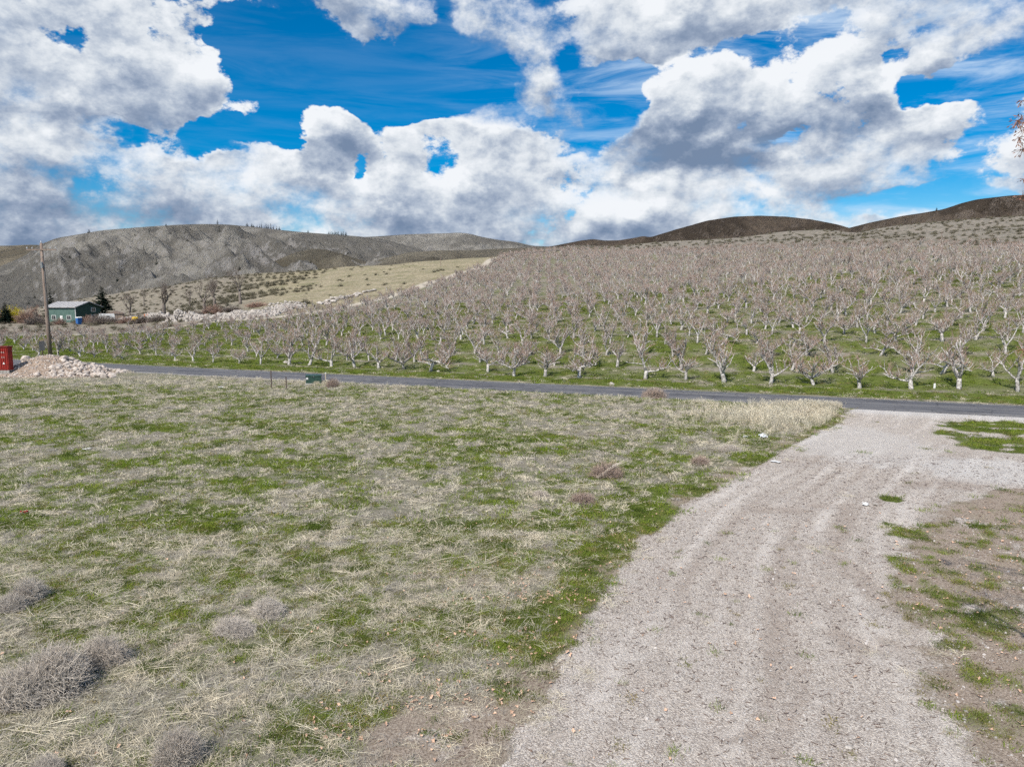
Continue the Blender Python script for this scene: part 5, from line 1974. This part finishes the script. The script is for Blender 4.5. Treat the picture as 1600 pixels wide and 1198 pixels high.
# ------------------------------------------------------------------ tumbleweeds and dead bushes in the field
TW = [bush_mesh(800 + i, .5, .42, 2600, M["tumble"], .0032, 4, .55, dome=1.0) for i in range(3)]
TB = [bush_mesh(810 + i, .5, .42, 1000, M["tumble_brown"], .0045, 3, .6) for i in range(2)]
tw_list = [
    (55, 1100, 88, 105, 0, "largest grey tumbleweed mound at the left frame edge", 1),
    (5, 1120, 70, 95, 1, "grey tumbleweed cut by the left frame edge, left of the largest", 1),
    (145, 1050, 52, 66, 2, "rounded grey tumbleweed on the right shoulder of the largest mound", 1),
    (30, 948, 40, 52, 1, "small round grey tumbleweed alone at the left edge above the large mound", 1),
    (5, 962, 30, 40, 0, "grey tumbleweed cut by the left edge beside the small round one", 1),
    (262, 1215, 62, 85, 2, "grey-stalked dead tussock at the bottom edge left of centre", 1),
    (60, 1225, 40, 50, 0, "low grey dead weed at the bottom left corner", 1),
    (410, 970, 45, 38, 0, "flattened grey tumbleweed at the upper end of the diagonal drift", 1),
    (355, 1000, 48, 34, 1, "flattened grey tumbleweed in the lower end of the diagonal drift", 1),
    (950, 750, 38, 34, 0, "brown-grey dead bush with one tall slanting stalk bundle by the drive", 0),
    (912, 790, 34, 22, 1, "low brown dead bush just left below the slanting stalks", 0),
    (845, 778, 20, 14, 0, "tiny grey dead weed left of the two brown bushes", 1),
    (1098, 728, 26, 18, 1, "small brown-grey dead weed beside the drive's far stretch", 0),
    (1145, 708, 24, 16, 0, "small grey dead weed nearer the stand of tall grass", 1),
    (1025, 624, 27, 24, 0, "round reddish-brown dry bush against the near edge of the road", 0),
    (518, 606, 16, 19, 1, "reddish-brown dry bush just right of the green utility cabinet", 0),
    (1262, 652, 30, 16, 1, "flattened brown bush at the tip of the tall grass stand", 0),
    (185, 582, 13, 5, 0, "low dry brown weed at the right foot of the rock pile", 0),
]
for px, py, wpx, hpx, v, lab, t in tw_list:
    p = G(px, py)
    k = p.y / F
    me = TW[v] if t else TB[v]
    o = link("tumbleweed" if t else "dead_bush", me, None, (p.x, p.y + wpx * k * .6, hz(p.x, p.y) - .02), (0, 0, px * 1.3), (wpx * k * 1.9, wpx * k * 1.45, hpx * k * 1.9))
    tag(o, lab, "tumbleweed" if t else "bush")
# fallen bundle of pale stalks leaning out of the dead bush
p = G(955, 748)
r_ = random.Random(77)
B = MB()
for i in range(14):
    a = Vector((p.x - .55 + r_.uniform(-.12, .12), p.y + r_.uniform(-.1, .1), .08))
    b_ = Vector((p.x + .55 + r_.uniform(-.25, .25), p.y + .5 + r_.uniform(-.2, .2), 0.62 + r_.uniform(-.25, .15)))
    mid = a.lerp(b_, .5) + Vector((0, 0, r_.uniform(.0, .12)))
    B.tube([a, mid, b_], [.012, .010, .004], 3, False)
tag(B.build("stalk_bundle", M["tumble"]), "bundle of pale dead stalks leaning up to the right out of the brown bush", "dead stalks")

# lying stalks of long straw
lay = [tuft_mesh(900 + i, 36, .35, .85, .0065, .10, M["dry"], .0, .22, .1) for i in range(3)]
x, y = rand_field(5000, 10.3, 30)
off_ = drive_off(x, y)
pk = (off_ < -2.2) & (rng.random(len(x)) < .34 * sstep(fbm(x / 2.0, y / 2.0, 3, 490), -.1, .15))
do_scatter("fallen_straw", x, y, pk, rng.uniform(.6, 1.2, len(x)), lay, "long pale straw stalks lying flat over the near field", s=.05)

# litter
def crumpled(seed, w, d, h, mat):
    r_ = random.Random(seed)
    nx, ny = 9, 5
    V = np.zeros((ny, nx, 3))
    for j in range(ny):
        for i in range(nx):
            V[j, i] = ((i / (nx - 1) - .5) * w + r_.uniform(-.05, .05) * w, (j / (ny - 1) - .5) * d + r_.uniform(-.1, .1) * d, r_.uniform(0, h))
    return grid_mesh("litter", V, mat, False)


for px, py, w, d, h, mt, lab, nm, cat in [
        (1192, 682, 1.0, .45, .16, "plastic_film", "crumpled white plastic sheet lying by the drive near the tall grass", "plastic_sheet", "litter"),
        (1165, 683, .28, .15, .08, "plastic_film", "small white plastic scrap left of the crumpled sheet", "plastic_scrap", "litter"),
        (1212, 722, .45, .25, .04, "white_plate", "flat white scrap on the gravel's left margin", "flat_scrap", "litter"),
        (38, 802, .24, .15, .12, "red", "small bright red scrap in the grass at the left", "red_scrap", "litter"),
        (136, 702, .4, .2, .06, "white_plate", "thin white scrap in the far left field", "white_scrap", "litter"),
        (345, 606, .5, .3, .10, "white_plate", "pale scrap near the road left of the thin fence posts", "pale_scrap", "litter"),
        (1352, 790, .35, .2, .05, "white_plate", "small pale flat stone-like scrap beside the green tuft in the drive", "pale_flake", "litter")]:
    p = G(px, py)
    tag(link(nm, crumpled(px, w, d, h, M[mt]), None, (p.x, p.y, hz(p.x, p.y) + .03), (0, 0, px)), lab, cat)
for px, py, s, lab in [(1432, 1172, .13, "white oval stone near the bottom right corner"), (1326, 1169, .11, "cream oval stone in the gravel at the bottom right"),
                       (1401, 1069, .09, "small white round stone in the pale gravel at the right"), (1368, 790, .16, "pale flat stone left of the green tuft on the drive"),
                       (1434, 738, .15, "pale stone on the brown patch right of the drive"), (1328, 853, .09, "small white stone in the middle of the drive")]:
    p = G(px, py)
    tag(link("stone", WROCKS[px % 6], None, (p.x, p.y, hz(p.x, p.y) + s * .15), (0, 0, px), (s * 1.1, s * .8, s * .5)), lab, "stone")

# ------------------------------------------------------------------ the tree beside the camera whose branch tips reach into the frame at right
T, C, tips = shade_tree(321, 12.5, .24, spread=.62, levels=5, fork=3, start=.24, up=.10, twig_n=1)
zt = max(v.z for v in C.v)
TF = 12.8 / zt
TX, TY = 12.6, 10.6
e = empty("seed_bearing_tree", (TX, TY, 0))
K = MB()
for B in (T, C):
    for i, v_ in enumerate(B.v):
        B.v[i] = v_ * TF
tips = [t_ * TF for t_ in tips]
# nothing of the crown may stand inside the frame except the tips seen there
def infr(p, mrg=0.0):
    X, Y = p.x + TX, p.y + TY
    return Y > 0 and X / Y < .722 + mrg


def prune(B, sides):
    keep = [f for f in B.f if not any(infr(B.v[i]) for i in f)]
    B.f = keep


prune(T, 0)
prune(C, 0)
r_ = random.Random(4)


def seed_bunch(p, n, L, K):
    for i in range(n):
        d = Vector((r_.uniform(-.8, .8), r_.uniform(-.8, .8), r_.uniform(-1.3, .3))).normalized()
        q = p + d * L * r_.uniform(.3, 1)
        K.tube([p, q], [.0035, .002], 3, False)
        w = Vector((r_.gauss(0, 1), r_.gauss(0, 1), r_.gauss(0, 1))).normalized() * .020
        w2 = d * .055
        b = len(K.v)
        K.v += [q, q + w * .7 + w2 * .5, q + w2, q - w * .5 + w2 * .6]
        K.f.append([b, b + 1, b + 2, b + 3])


for t_ in tips:
    if infr(t_, .01) or r_.random() < .15: continue
    seed_bunch(t_, 16, .26, K)
# the branch ends that show along the right edge of the photograph
for px, py, n_, L in [(1596, 158, 14, .10), (1591, 188, 34, .16), (1597, 182, 20, .16), (1592, 215, 18, .12), (1599, 233, 20, .14), (1599, 280, 12, .10), (1598, 305, 14, .10), (1598, 546, 14, .12), (1602, 200, 40, .2), (1604, 225, 30, .2)]:
    dd_ = px_dir(px, py)
    k = 12.0 / dd_.y
    p = Vector((dd_.x * k - TX, dd_.y * k - TY, CAM_H + dd_.z * k))
    seed_bunch(p, n_, L, K)
    root = p + Vector((r_.uniform(.9, 1.5), r_.uniform(-.2, .2), r_.uniform(-.8, -.3)))
    C.tube([root + Vector((1.2, .1, -.9)), root, p + Vector((.25, 0, .05)), p], [.02, .012, .007, .004], 4, False)
T.build("trunk", M["dark_bark"], e, True)
link("crown", mesh("crown", C.v, C.f, M["dark_twig"]), e)
link("seed_bunches", mesh("seed_bunches", K.v, K.f, M["samara"]), e)
tag(e, "tree with russet hanging seed bunches reaching in at the right frame edge", "tree")
